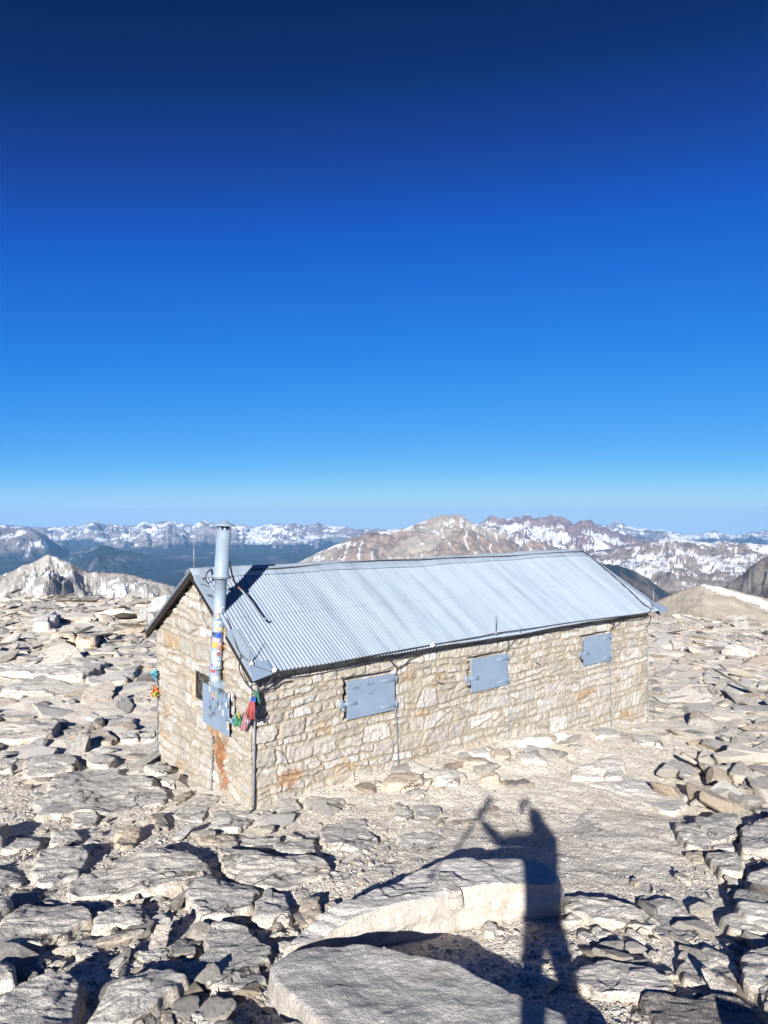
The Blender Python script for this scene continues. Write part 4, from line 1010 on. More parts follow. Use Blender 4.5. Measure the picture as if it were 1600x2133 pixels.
MB().tube(curve(P, 6), .011, 8).build('strap', M['dark_cable'], pipe, True)

# conduits, lightning rods and their cables
def cond(u, v0_, v1_, fn, off=.035, r=.011):
    a, b_ = fn(u if not isinstance(u, tuple) else u[0], v0_, off), fn(u if not isinstance(u, tuple) else u[1], v1_, off)
    b_ = np.array([b_[0], b_[1], b_[2]-.06]); m_ = .5*(a+b_)+np.array([.004, -.004, 0])
    o = MB().tube(curve([a, m_, b_], 4), r, 10)
    for q in (.15, .6, .9):
        p = a+(b_-a)*q
        o.lathe([(r, -.012), (r+.006, -.010), (r+.006, .010), (r, .012)], 10, p, (0, 0, 1))
    o.build('conduit', M['galv'], hut, True)
cond((531, 527), 1455, 1690, on_long, .045, .014); cond((823, 830), 1455, 1593, on_long); cond((1059, 1060), 1425, 1537, on_long); cond((1271, 1273), 1378, 1508, on_long); cond((1347, 1349), 1305, 1506, on_long, .03, .012)
cond((443, 440), 1500, 1640, on_gable, .04); cond((325, 328), 1380, 1578, on_gable, .05, .012)
def wire(P, r=.008, m_='dark_cable', name='cable'): MB().tube(curve(P, 5), r, 7).build(name, M[m_], hut, True)
L_ = lambda u, v, o=.03: on_long(u, v, o)
G_ = lambda u, v, o=.03: on_gable(u, v, o)
R_ = lambda u, v, o=.05: on_roof(u, v, o)
wire([R_(1336-540, 1362), L_(806, 1368, .16), L_(818, 1382, .06), L_(827, 1393), L_(823, 1420), L_(823, 1456)], .012)
wire([R_(868, 1352, .05), L_(858, 1366, .14), L_(845, 1382, .06), L_(828, 1395)], .010)
wire([R_(1037, 1319), L_(1052, 1322, .16), L_(1060, 1337, .06), L_(1058, 1352), L_(1055, 1360), L_(1057, 1390), L_(1059, 1427)], .013)
wire([R_(1086, 1314, .05), L_(1078, 1326, .14), L_(1068, 1340, .05), L_(1057, 1354)], .010)
wire([R_(1262, 1287), L_(1272, 1292, .16), L_(1280, 1302, .06), L_(1273, 1313), L_(1271, 1345), L_(1271, 1380)], .013)
wire([R_(1305, 1282, .05), L_(1296, 1291, .14), L_(1288, 1301, .05), L_(1275, 1311)], .010)
wire([R_(1340, 1279), L_(1354, 1283, .12), L_(1355, 1292, .06), L_(1348, 1306)], .013)
K = (534, 1442)
wire([R_(570, 1398, .06), L_(567, 1412, .20), L_(556, 1428, .12), L_(545, 1437, .06), L_(*K, .05)], .013)
wire([R_(582, 1405, .04), L_(582, 1418, .12), L_(574, 1431, .05), L_(558, 1438, .04), L_(542, 1442, .04), L_(*K, .05)], .010)
wire([R_(500, 1365, .02), R_(502, 1369, .05), G_(498, 1390, .10), G_(506, 1412, .08), G_(518, 1430, .06), L_(528, 1438, .05), L_(*K, .05)], .010)
wire([R_(517, 1416, .0), L_(517, 1426, .05), L_(524, 1437, .05), L_(*K, .05)], .007, 'galv')
wire([R_(467, 1271, .03), R_(478, 1300, .04), R_(492, 1343, .06), R_(500, 1360, .05), R_(517, 1378, .05)], .009)
wire([R_(469, 1274, .03), R_(474, 1294, .05), R_(487, 1330, .06), R_(497, 1357, .05), R_(510, 1376, .05)], .006, 'galv')
wire([G_(423, 1212, .16), G_(416, 1222, .09), G_(415, 1240, .06), G_(420, 1280, .05), G_(432, 1306, .04)], .007, 'galv')
wire([G_(441, 1240, .16), G_(428, 1240, .10), G_(419, 1246, .07), G_(416, 1256, .05)], .009)
wire([R_(421, 1197), R_(424, 1207), R_(421, 1212), R_(418, 1218)], .009)
wire([R_(519, 1383, .05), R_(532, 1388, .055), R_(548, 1394, .055), R_(575, 1399, .055), R_(650, 1389, .055), R_(730, 1374, .055), R_(800, 1361, .055), R_(900, 1343, .055), R_(1000, 1326, .055), R_(1040, 1318, .055), R_(1120, 1307, .055), R_(1200, 1295, .055), R_(1290, 1284, .055), R_(1345, 1278, .055)], .010, 'dark_cable', 'eave_cable')
wire([R_(520, 1187, .07), R_(600, 1182, .07), R_(700, 1173, .065), R_(800, 1167, .07), R_(880, 1165, .065), R_(960, 1161, .07), R_(1060, 1158, .065), R_(1130, 1153, .07), R_(1200, 1149, .07), R_(1222, 1152, .05), R_(1262, 1186, .055), R_(1310, 1228, .055), R_(1340, 1257, .055), R_(1354, 1266, .05), R_(1356, 1272, .05), R_(1345, 1278, .055)], .010, 'dark_cable', 'ridge_cable')
def rod(base, h, r=.011, lean=(0, 0)):
    b_ = np.asarray(base, float); t_ = b_+np.array([lean[0], lean[1], h])
    o = MB().tube([b_-[0, 0, .04], b_+(t_-b_)*.45, t_], [r, r*.8, r*.35], 8).lathe([(.03, 0), (.03, .012), (r+.004, .02), (r, .05)], 12, b_-[0, 0, .005], (0, 0, 1))
    o.build('lightning_rod', M['galv'], hut, True)
rod(R_(520, 1388, .05), .47, .011, (.01, .02)); rod(R_(1033, 1320, .05), .52, .010); rod(R_(404, 1190, .03), .50, .011); rod(R_(881, 1163, .06), .12, .01)
rod(R_(1217, 1149, .05), .30, .007); rod(R_(1361, 1266, .05), .46, .011); rod(along(1, .03, -OV+.02, .05), .55, .011)
for q in (R_(571, 1397, .07), R_(522, 1384, .05), R_(900, 1345, .06)):
    MB().lathe([(.0, .05), (.025, .045), (.035, .02), (.03, -.01), (.0, -.03)], 10, q, (0.2, -.6, .7)).build('cable_clamp', M['white_rag'], hut, True)
MB().tube([L_(904, 1415, 0), L_(913, 1419, .10), L_(922, 1421, .17)], .012, 8).build('wall_spike', M['galv'], hut); MB().tube([L_(1113, 1376, 0), L_(1119, 1380, .08), L_(1127, 1381, .13)], .012, 8).build('wall_spike', M['galv'], hut)

# prayer flags round the near corner, ribbons on the left corner pole
flags = bpy.data.objects.new('prayer_flags', None); COL.objects.link(flags); flags.location = wld(L_(*K, .06))
tag(flags, 'string of faded prayer flags in green, blue, red and pink at the hut\'s near corner', 'prayer flags')
def place(p): return np.asarray(wld(p))-np.array(flags.location)
cl = {k: cloth('flag_'+k, c) for k, c in dict(green=(.04, .14, .085), teal=(.09, .22, .20), blue=(.035, .07, .27), red=(.27, .065, .06), pink=(.30, .16, .16), mauve=(.32, .26, .30), yellow=(.36, .31, .09)).items()}
def cornerp(u, v, o): return on_long(u, v, o) if u > 527 else on_gable(u, v, o)
string = [cornerp(u, v, o) for u, v, o in ((535, 1440, .07), (531, 1456, .10), (526, 1475, .13), (519, 1482, .11), (508, 1488, .10), (497, 1489, .12), (489, 1490, .12))]
MB().tube([place(p) for p in curve(string, 5)], .005, 6).build('cord', M['galv'], flags)
def flag(u0, v0_, u1, v1_, w, mtl, seed, o=.12):
    a = place(cornerp(u0, v0_, o)); b_ = place(cornerp(u1, v1_, o)); rs = np.random.default_rng(seed)
    n, m_ = 16, 10; d_ = b_-a; sdw = np.array([AX[0], AX[1], 0])*.75-np.array([BX[0], BX[1], 0])*.65; sdw /= np.linalg.norm(sdw)
    nrm = np.cross(d_/np.linalg.norm(d_), sdw); V = []
    ph = rs.uniform(0, 6); 
    for i in range(n):
        for j in range(m_):
            t, q = i/(n-1), j/(m_-1)-.5
            wid = .66*w*(.45+.75*t-.25*t*t)*(1+.12*math.sin(7*t+ph)); rag = .03*math.sin(q*17+ph)*t
            V.append(a+d_*(t+rag)+sdw*q*wid+nrm*(.028*math.sin(q*13+3*t+ph)*(.4+t)+.02*math.sin(5*t+ph)))
    mb = MB().add(V, [tuple(f) for f in grid_faces(n, m_)]); o_ = mb.build('flag', cl[mtl], flags, True); o_.modifiers.new('thickness', 'SOLIDIFY').thickness = .002
flag(535, 1439, 533, 1470, .17, 'green', 1, .13); flag(533, 1441, 538, 1462, .12, 'teal', 2, .10); flag(529, 1452, 527, 1484, .17, 'blue', 3, .12); flag(525, 1462, 523, 1500, .22, 'red', 4, .13)
flag(531, 1460, 536, 1474, .07, 'yellow', 5, .08); flag(513, 1480, 508, 1520, .16, 'pink', 6, .11); flag(519, 1480, 515, 1508, .13, 'mauve', 7, .12); flag(498, 1488, 495, 1512, .20, 'green', 8, .12); flag(491, 1488, 489, 1506, .13, 'teal', 9, .12)
flag(497, 1482, 499, 1497, .06, 'yellow', 10, .13)
rib = bpy.data.objects.new('ribbons', None); COL.objects.link(rib); rib.location = wld(G_(326, 1440, .06))
tag(rib, 'blue, orange and yellow-green ribbon scraps tied to the left corner pole', 'ribbons')
def scrap(u, v, w, h, mtl, seed):
    rs = np.random.default_rng(seed); a = np.asarray(wld(G_(u, v, .08)))-np.array(rib.location); mb = MB()
    for k in range(4):
        d_ = np.array([rs.normal(0, w), rs.normal(-.04, w), -h*rs.uniform(.4, 1)]); s_ = np.array([rs.normal(0, 1), rs.normal(0, 1), rs.normal(0, .5)]); s_ *= .025/np.linalg.norm(s_)
        P = curve([a, a+d_*.5+rs.normal(0, .02, 3), a+d_], 4); V = []
        for i, p in enumerate(P): q = s_*math.cos(i*.5)+np.cross(s_, d_/np.linalg.norm(d_))*math.sin(i*.5); V += [p-q, p+q]
        mb.add(V, [(2*i, 2*i+1, 2*i+3, 2*i+2) for i in range(len(P)-1)])
    mb.build('ribbon', mtl, rib)
scrap(325, 1396, .03, .12, cloth('ribbon_blue', (.07, .27, .36)), 1); scrap(325, 1404, .03, .10, M['ribbon_blue'], 2)
scrap(322, 1432, .05, .16, cloth('ribbon_orange', (.45, .11, .03)), 3); scrap(321, 1436, .05, .10, M['ribbon_orange'], 4); scrap(326, 1440, .05, .12, cloth('ribbon_lime', (.28, .34, .06)), 5)
scrap(665, 1381, .02, .02, M['ribbon_lime'], 6) if False else None

# snow left in the lee
def snow_patch(P, h, seed, label):
    T = np.array([onground(u, v, .03)[:2] for u, v in P]); c = T.mean(0); n = 90; m_ = 14
    seg = np.linalg.norm(np.roll(T, -1, 0)-T, axis=1); cum = np.concatenate([[0], np.cumsum(seg)]); s = np.linspace(0, cum[-1], n, endpoint=False)
    Tc = np.vstack([T, T[:1]]); O = np.stack([np.interp(s, cum, Tc[:, 0]), np.interp(s, cum, Tc[:, 1])], -1)
    O = c+(O-c)*(1+.14*fbm2(O[:, 0]*4, O[:, 1]*4, 3, seed))[:, None]; V = []
    for i in range(m_):
        q = i/(m_-1); p = c+(O-c)*q; z = gs(p[:, 0], p[:, 1])+h*(1-q**3)*(1+.4*fbm2(p[:, 0]*3, p[:, 1]*3, 3, seed+1))+(-.05 if i == m_-1 else 0)
        V.append(np.stack([p[:, 0], p[:, 1], z], -1))
    o = link('snow', mesh_np('snow', np.concatenate(V)-np.array([c[0], c[1], 0]), grid_faces(m_, n, True)[:, ::-1]), M['snow'], loc_=(c[0], c[1], 0))
    tag(o, label, 'snow', kind='stuff')
snow_patch([(1080, 1551), (1083, 1541), (1150, 1534), (1190, 1534), (1196, 1540), (1165, 1547), (1130, 1554)], .12, 3, 'small bank of old snow by the wall\'s foot below the middle shutter')
snow_patch([(303, 1272), (318, 1255), (350, 1247), (380, 1245), (390, 1256), (360, 1276)], .5, 4, 'snow patch behind the hut left of its gable roof')
# ------------------------------------------------------------------ mountains, to scale, behind the summit
def pl(u, pts): p = np.array(pts, float); return np.interp(u, p[:, 0], p[:, 1])
CREST_FAR = [(-900,1096),(-500,1102),(-300,1092),(-150,1100),(0,1091),(30,1094),(60,1097),(90,1098),(140,1097),(175,1092),(188,1087),(200,1085),(210,1088),(220,1092),(250,1094),(280,1095),(295,1088),(302,1085),(310,1089),(320,1091),(335,1086),(350,1083),(362,1087),(372,1090),(400,1094),(415,1087),(425,1082),(433,1086),(440,1088),(460,1090),(480,1091),(505,1092),(525,1098),(545,1094),(565,1091),(585,1090),(602,1092),(615,1088),(630,1094),(650,1092),(662,1088),(672,1092),(685,1095),(700,1096),(715,1094),(728,1099),(740,1103),(775,1100),(800,1102),(900,1100),(1000,1098),(1240,1098),(1265,1093),(1275,1090),(1285,1086),(1300,1092),(1325,1101),(1345,1100),(1355,1105),(1375,1102),(1400,1107),(1430,1114),(1455,1113),(1470,1109),(1490,1105),(1505,1112),(1535,1115),(1555,1110),(1570,1107),(1600,1105),(1700,1112),(1850,1100),(2100,1108),(2500,1098)]
CREST_RED = [(700,1240),(960,1120),(985,1098),(1000,1088),(1010,1082),(1020,1075),(1027,1077),(1033,1075),(1040,1079),(1050,1078),(1060,1081),(1070,1077),(1080,1077),(1092,1074),(1100,1071),(1110,1077),(1125,1076),(1140,1075),(1150,1073),(1157,1072),(1168,1077),(1180,1081),(1195,1091),(1203,1086),(1212,1083),(1222,1084),(1230,1081),(1240,1089),(1255,1096),(1280,1106),(1330,1120),(1420,1132),(1500,1140),(1600,1150),(1900,1190)]
CREST_TAN = [(480,1250),(560,1205),(600,1183),(620,1172),(640,1161),(670,1147),(700,1134),(730,1121),(760,1112),(780,1108),(800,1106),(815,1108),(850,1098),(875,1088),(890,1083),(905,1076),(920,1072),(935,1073),(950,1072),(965,1074),(973,1083),(990,1090),(1020,1099),(1060,1112),(1110,1125),(1150,1137),(1180,1146),(1230,1165),(1300,1185),(1400,1225)]
CREST_MID = [(900,1240),(1150,1172),(1200,1160),(1250,1150),(1290,1140),(1330,1133),(1370,1128),(1400,1122),(1440,1126),(1480,1130),(1530,1128),(1570,1133),(1620,1136),(1800,1130),(2300,1120)]
CREST_WOOD = [(1000,1250),(1150,1178),(1250,1172),(1290,1177),(1320,1188),(1345,1202),(1372,1222),(1400,1238),(1450,1250)]
CREST_CLIFF = [(1380,1270),(1440,1248),(1480,1238),(1510,1222),(1530,1207),(1548,1196),(1560,1182),(1580,1168),(1600,1158),(1650,1140),(1800,1110),(2300,1090)]
CREST_PYR = [(-900,1180),(-300,1150),(-150,1175),(-60,1190),(0,1197),(20,1190),(40,1180),(60,1172),(80,1164),(92,1157),(100,1154),(108,1158),(120,1161),(135,1167),(150,1174),(170,1184),(187,1191),(205,1190),(235,1191),(260,1193),(285,1199),(310,1206),(335,1213),(360,1219),(400,1235),(460,1260)]
CREST_BLUE = [(-900,1080),(-200,1085),(-60,1092),(0,1097),(25,1099),(50,1100),(62,1100),(80,1107),(95,1113),(110,1128),(130,1140),(160,1154),(200,1170),(300,1220)]
CREST_SPUR = [(80,1200),(130,1165),(165,1149),(190,1139),(205,1134),(225,1138),(260,1146),(300,1154),(350,1165),(420,1180),(520,1210)]
def vz(v, y): return -(v-V0)/F*y
def build_mountains():
    u = np.concatenate([np.linspace(-900, -60, 110, endpoint=False), np.arange(-60, 1660, 1.25), np.linspace(1660, 2500, 110)])
    ys = np.concatenate([np.geomspace(450, 1700, 50)[:-1], np.geomspace(1700, 3300, 150)[:-1], np.geomspace(3300, 8000, 130)[:-1], np.geomspace(8000, 16500, 200)[:-1], np.geomspace(16500, 27300, 260)[:-1], np.geomspace(27300, 29500, 30)])
    U, Y = np.meshgrid(u, ys); X = (U-800)/F*Y
    floor = -1010+90*fbm2(X/2600, Y/2600, 4, 3)+34*np.clip(Y/9000-1, -1, 1.5)+np.clip(900-Y, 0, 900)*.5
    OFF = np.full(U.shape, 999.0); Y0 = np.full(U.shape, 9000.0); Z = floor.copy(); lay = np.zeros(U.shape, np.int8)
    def add(idx, y0, crest, ff, fb, amp, wl, seed, rough=.55, wob=.03):
        nonlocal Z, lay, OFF, Y0
        yc = y0*(1+wob*fbm2(u/170.0+seed, u*0, 3, seed))[None, :]
        jg = {1: 1.0, 4: 2.6, 6: 1.0}.get(idx, .5); zc = vz(pl(u, crest)+jg*(fbm2(u/7.0, u*0, 4, seed+50)+.2), y0)[None, :]*(yc/y0)
        d = yc-Y; front = d > 0; ad = np.abs(d)
        sp = ridge2(X/wl+.4*fbm2(X/wl, Y/wl, 2, seed+1), Y/(wl*2.4), 5, seed+2, rough)
        sp2 = fbm2(X/(wl*.22), Y/(wl*.3), 4, seed+3)
        base = zc-np.where(front, ff, fb)*ad*(1+.35*np.exp(-ad/(wl*.8)))
        grow = np.clip(ad/(wl*.9), 0, 1)
        h = base+amp*(sp-.15)*grow+amp*.30*sp2*np.clip(ad/(wl*.25), 0, 1)
        lim = zc*Y/yc                            # nothing in front may rise over the line of sight to the crest
        h = np.where(front, np.minimum(h, lim-.012*ad*.5), np.minimum(h, zc-.02*ad))
        m_ = h > Z; Z = np.where(m_, h, Z); lay = np.where(m_, idx, lay); OFF = np.where(m_, (zc*Y/yc-h)/Y*F, OFF); Y0 = np.where(m_, y0, Y0)
    add(1, 25500, CREST_FAR, .125, .10, 330, 1500, 11, .6, .015)
    add(2, 15500, CREST_BLUE, .24, .3, 260, 1100, 21)
    add(3, 13200, CREST_SPUR, .16, .2, 200, 1300, 26)
    add(4, 17500, CREST_RED, .16, .2, 330, 1300, 31, .62, .012)
    add(5, 10200, CREST_TAN, .28, .28, 150, 900, 41, .5)
    add(6, 8200, CREST_MID, .13, .12, 120, 620, 51)
    add(7, 5200, CREST_WOOD, .22, .3, 60, 600, 61)
    add(8, 2700, CREST_CLIFF, .55, .4, 90, 210, 71)
    add(9, 2500, CREST_PYR, .48, .5, 75, 170, 81, .55, .02)
    # slope for the tones
    dzx = np.gradient(Z, axis=1)/np.maximum(np.gradient(X, axis=1), 1e-3); dzy = np.gradient(Z, axis=0)/np.maximum(np.gradient(Y, axis=0), 1e-3)
    slope = np.hypot(dzx, dzy)
    C = np.zeros(U.shape+(3,))
    rocks = {k: tuple(.85*q for q in c) for k, c in {0: (.17, .145, .125), 1: (.22, .185, .165), 2: (.17, .145, .13), 3: (.16, .135, .12), 4: (.215, .145, .115), 5: (.27, .20, .145), 6: (.24, .20, .17), 7: (.12, .10, .09), 8: (.13, .115, .105), 9: (.30, .275, .245)}.items()}
    for k, c in rocks.items(): C[lay == k] = c
    wl_ = Y0/38; v1 = fbm2(X/wl_, Y/(2.2*wl_)+Z/(.5*wl_), 5, 91); v2 = fbm2(X/(.16*wl_), Z/(.12*wl_)+Y/(.7*wl_), 4, 92)
    C *= (1+.26*v1+.30*v2)[..., None]
    pal_ = sst(.1, .5, fbm2(X/1500, Y/1500, 4, 96))*(lay == 5)*.45; C = C*(1-pal_[..., None])+np.array([.40, .36, .29])*pal_[..., None]
    # woods: the valley and the lower slopes
    tl = np.select([lay == 0, lay == 1, lay == 2, lay == 3, lay == 4, lay == 5, lay == 6, lay == 7], [9e3, -840, -820, -250, -900, -1300, -1010, 9e3], -9e3)
    tn_ = Z-tl+170*fbm2(X/1700, Y/1700, 5, 93)
    wood = sst(50, -60, tn_)*np.where(lay == 7, sst(-.25, .35, fbm2(X/160, Y/200, 5, 94)+.12), 1)
    patchy = sst(-.15, .35, fbm2(X/200, Y/420, 5, 95)+.18); patchy = np.where((lay == 6) | (lay == 4), patchy*sst(120, -200, tn_-150), 0)
    wood = np.clip(np.maximum(wood*sst(-1.1, -.5, fbm2(X/700, Y/1400, 5, 97)-.15), patchy*.75*(lay == 6)), 0, 1)
    wd = np.array([.018, .030, .036])*(1+.35*v2+.35*fbm2(X/900, Y/2500, 4, 98))[..., None]
    # snow: gullies and benches of the high ground
    ws = Y0/30
    sn = fbm2(X/ws+.45*v1, Y/(2.0*ws)+Z/(.42*ws), 6, 99, .62)
    sn2 = fbm2((X+.9*Z)/(.22*ws), (Z-.3*X)/(.13*ws)+Y/(.8*ws), 4, 103, .6)
    gully = -ridge2(X/(.55*ws)+.35*v1, Y/(2.6*ws), 4, 101)
    def curve_(p): p = np.array(p, float); return np.interp(OFF, p[:, 0], p[:, 1])
    base_ = np.select([lay == 1, lay == 2, lay == 3, lay == 4, lay == 5, lay == 6, lay == 9],
        [curve_([(0, -.02), (8, .10), (30, .10), (44, -.15), (60, -.8)]), curve_([(0, -.08), (20, -.12), (45, -.3)]), curve_([(0, -.15), (20, -.25), (45, -.8)]),
         curve_([(0, -.30), (11, -.34), (17, .10), (40, .24), (56, .0), (90, -.3)]), curve_([(0, -.05), (5, -.22), (20, -.42), (120, -.55)]),
         curve_([(0, -.02), (30, .0), (55, -.07), (80, -.30), (120, -.5)]), curve_([(0, -.35), (16, -.28), (30, .05), (60, .16), (90, .0)])], -9.0)
    q = base_+.50*sn+.34*sn2+.16*gully-.25*np.clip(slope-.7, 0, 1.2)
    ux = 800+X/Y*F
    run = (np.abs(((X/200+.35*fbm2(X/300, Z/260, 3, 5)) % 1)-.5) < .05)*(lay == 5)*(OFF > 6)*(OFF < 75)*sst(-.2, .2, fbm2(X/600, Y/700+Z/400, 2, 6)); q = q+.75*run
    snow = sst(.0, .07, q)*(1-wood*.85)
    C = C*(1-wood[..., None])+wd*wood[..., None]
    C = C*(1-snow[..., None])+np.array([.58, .59, .61])*snow[..., None]
    V = np.stack([X, Y, Z+CAM_Z], -1)
    me = mesh_np('mountains', V.reshape(-1, 3), grid_faces(*U.shape), True, np.clip(C, .004, .9).reshape(-1, 3))
    tag(link('mountains', me, M['mountain']), kind='structure')
build_mountains()
# the gravel hump beyond the right edge of the plateau, with snow along its back
def build_hump():
    crest = [(1150,1330),(1300,1285),(1340,1266),(1380,1245),(1410,1232),(1440,1222),(1460,1216),(1475,1217),(1500,1222),(1540,1231),(1600,1246),(1700,1268),(1850,1300)]
    u = np.arange(1150, 1850, 1.6); y = np.geomspace(95, 420, 170); U, Y = np.meshgrid(u, y); X = (U-800)/F*Y
    y0 = 190; cv_ = np.convolve(np.pad(pl(u, crest), 14, mode='edge'), np.hanning(29)/np.hanning(29).sum(), 'valid')+.8*fbm2(u/14, u*0, 3, 3); zc = vz(cv_, y0)[None]
    d = y0-Y; Z = zc-np.where(d > 0, .18, .45)*np.abs(d)+.5*fbm2(X/9, Y/9, 5, 7)*np.clip(np.abs(d)/15, 0, 1)+.12*fbm2(X/1.3, Y/1.3, 3, 8)*np.clip(np.abs(d)/3, 0, 1)
    C = np.ones(U.shape+(3,))*np.array([.36, .31, .25]); C *= (1+.22*fbm2(X/2.2, Y/2.2, 4, 9)+.12*fbm2(X/14, Y/14, 3, 10))[..., None]
    below = (d*.18)*F/Y
    cen = np.interp(u, [1455, 1470, 1520, 1600, 1700], [0, 3, 9, 14, 16])[None]; wid = np.interp(u, [1455, 1466, 1500, 1560, 1600, 1700], [0, 3, 7, 8, 9, 9])[None]
    px_v = V0-(Z)/Y*F; off = px_v-cv_[None]
    s_ = sst(0, .35, 1-np.abs(off-cen)/np.maximum(wid, .01)+.5*fbm2(X/4, Y/6, 4, 11))*(wid > .5)*(d > -1)
    C = C*(1-s_[..., None])+np.array([.86, .87, .89])*s_[..., None]
    me = mesh_np('hill', np.stack([X, Y, Z+CAM_Z], -1).reshape(-1, 3), grid_faces(*U.shape), True, np.clip(C, .01, .9).reshape(-1, 3))
    tag(link('hill', me, M['hill']), kind='structure')
build_hump()
# air: one closed box of thin even haze
def build_haze():
    m, t, b = new_mat('haze_air'); t.nodes.remove(b)
    pv = N(t, 'ShaderNodeVolumePrincipled'); pv.inputs['Color'].default_value = (.27, .56, .98, 1); pv.inputs['Density'].default_value = HAZE; pv.inputs['Anisotropy'].default_value = 0.0
    t.links.new(pv.outputs[0], [n for n in t.nodes if n.type == 'OUTPUT_MATERIAL'][0].inputs['Volume'])
    x, y0, y1, z0, z1 = 47000, -300, 30000, -1900, 260
    V = [(a, b_, c) for c in (z0, z1) for a, b_ in ((-x, y0), (x, y0), (x, y1), (-x, y1))]
    mb = MB().add(V, [(3, 2, 1, 0), (4, 5, 6, 7), (0, 1, 5, 4), (1, 2, 6, 5), (2, 3, 7, 6), (3, 0, 4, 7)])
    tag(mb.build('haze', m), 'thin blue mountain haze over the far valley', 'haze', kind='stuff')
HAZE = 2.3e-5
if HAZE: build_haze()
# ------------------------------------------------------------------ the photographer: stands behind the lens on a boulder; only the shadow falls into the picture
def skin(name, verts, edges, radii, mat, parent, sub=2, root=0):
    me = bpy.data.meshes.new(name); me.from_pydata([tuple(v) for v in verts], edges, []); me.update()
    o = link(name, me, mat, parent); o.modifiers.new('skin', 'SKIN')
    for i, r in enumerate(radii):
        sv = me.skin_vertices[0].data[i]; sv.radius = (r, r) if not hasattr(r, '__len__') else r; sv.use_root = i == root
    o.modifiers['skin'].use_smooth_shade = True
    s = o.modifiers.new('subdivision', 'SUBSURF'); s.levels = s.render_levels = sub
    return o
def ell(mb, c, r, n=18, m_=12, rot=None):
    V = [];
    for i in range(m_+1):
        a = math.pi*i/m_
        for k in range(n): b_ = 2*math.pi*k/n; V.append(np.array([r[0]*math.sin(a)*math.cos(b_), r[1]*math.sin(a)*math.sin(b_), r[2]*math.cos(a)]))
    if rot is not None: V = [rot@v for v in V]
    return mb.add([np.asarray(c)+v for v in V], [tuple(f) for f in grid_faces(m_+1, n, True)[:, ::-1]])
PER = bpy.data.objects.new('person', None); COL.objects.link(PER)
FZ = -1.73
PER.location = (0.0, -.35, CAM_Z+FZ)
tag(PER, 'person in a dark jacket on a boulder, holding up a phone and a trekking pole', 'person')
def pp(x, y, z): return np.array([x+.11, y+.35, (z-.13 if z > -1.4 else z)-FZ])          # given relative to the lens
skin_m = flat('skin', (.50, .31, .22), .55, 0, .06, 8)
jk, tr, bt, hr = cloth('jacket', (.05, .07, .11)), cloth('trousers', (.09, .085, .075)), cloth('boots', (.06, .045, .035)), cloth('cap', (.10, .11, .12))
LS, RS_ = pp(-.155, -.36, -.165), pp(.145, -.36, -.15)
LE, LH = pp(-.44, -.30, -.235), pp(-.735, -.22, -.01)
RE, RH = pp(.075, -.17, -.075), pp(-.045, -.075, .085)
# body: one continuous skin from pelvis to head, hands and ankles
bv = [pp(0, -.36, -.76), pp(0, -.36, -.60), pp(-.005, -.36, -.42), pp(-.005, -.36, -.24), pp(-.005, -.355, -.13), pp(-.01, -.345, -.05), pp(-.012, -.33, .04), pp(-.012, -.335, .12),
      LS, LE, LH, RS_, RE, RH, pp(-.10, -.36, -.82), pp(-.145, -.34, -1.20), pp(-.17, -.36, FZ+.09), pp(.09, -.36, -.82), pp(.175, -.33, -1.20), pp(.25, -.36, FZ+.09)]
be = [(0, 1), (1, 2), (2, 3), (3, 4), (4, 5), (5, 6), (6, 7), (3, 8), (8, 9), (9, 10), (3, 11), (11, 12), (12, 13), (0, 14), (14, 15), (15, 16), (0, 17), (17, 18), (18, 19)]
br = [.13, .12, .125, .13, .062, .062, (.072, .09), (.06, .075), .06, .042, .03, .06, .042, .03, .085, .055, .04, .085, .055, .04]
body = skin('body', bv, be, br, skin_m, PER, 2)
# hands: palm and five bent fingers each
def hand(wrist, fwd, palm_n, curl, name):
    fwd = fwd/np.linalg.norm(fwd); palm_n = palm_n-fwd*(palm_n@fwd); palm_n /= np.linalg.norm(palm_n); side = np.cross(fwd, palm_n)
    v = [wrist, wrist+fwd*.04, wrist+fwd*.085]; e = [(0, 1), (1, 2)]; r = [(.026, .02), (.036, .016), (.034, .014)]
    for k, (off, ln) in enumerate(((-.030, .062), (-.010, .074), (.010, .070), (.029, .055))):
        p = wrist+fwd*.090+side*off; v.append(p); e.append((2, len(v)-1)); r.append(.010); a = 0
        for j in range(3):
            a += curl*(.8+.12*k); p = p+(fwd*math.cos(a)+palm_n*math.sin(a))*ln*(.46, .32, .24)[j]; v.append(p); e.append((len(v)-2, len(v)-1)); r.append((.0095, .0085, .0075)[j])
    p = wrist+fwd*.03-side*.032; v.append(p); e.append((1, len(v)-1)); r.append(.013)
    for j, d_ in enumerate((fwd*.5-side*.7+palm_n*.35, fwd*.8-side*.2+palm_n*.55)):
        p = p+d_/np.linalg.norm(d_)*(.040, .030)[j]; v.append(p); e.append((len(v)-2, len(v)-1)); r.append((.0115, .009)[j])
    return skin(name, v, e, r, skin_m, body, 2)
hand(LH, pp(-.755, -.21, .085)-LH, np.array([.5, .8, 0]), 1.05, 'hand')
hand(RH, np.array([-.25, .25, 1.0]), np.array([-.6, .75, .1]), .75, 'hand')
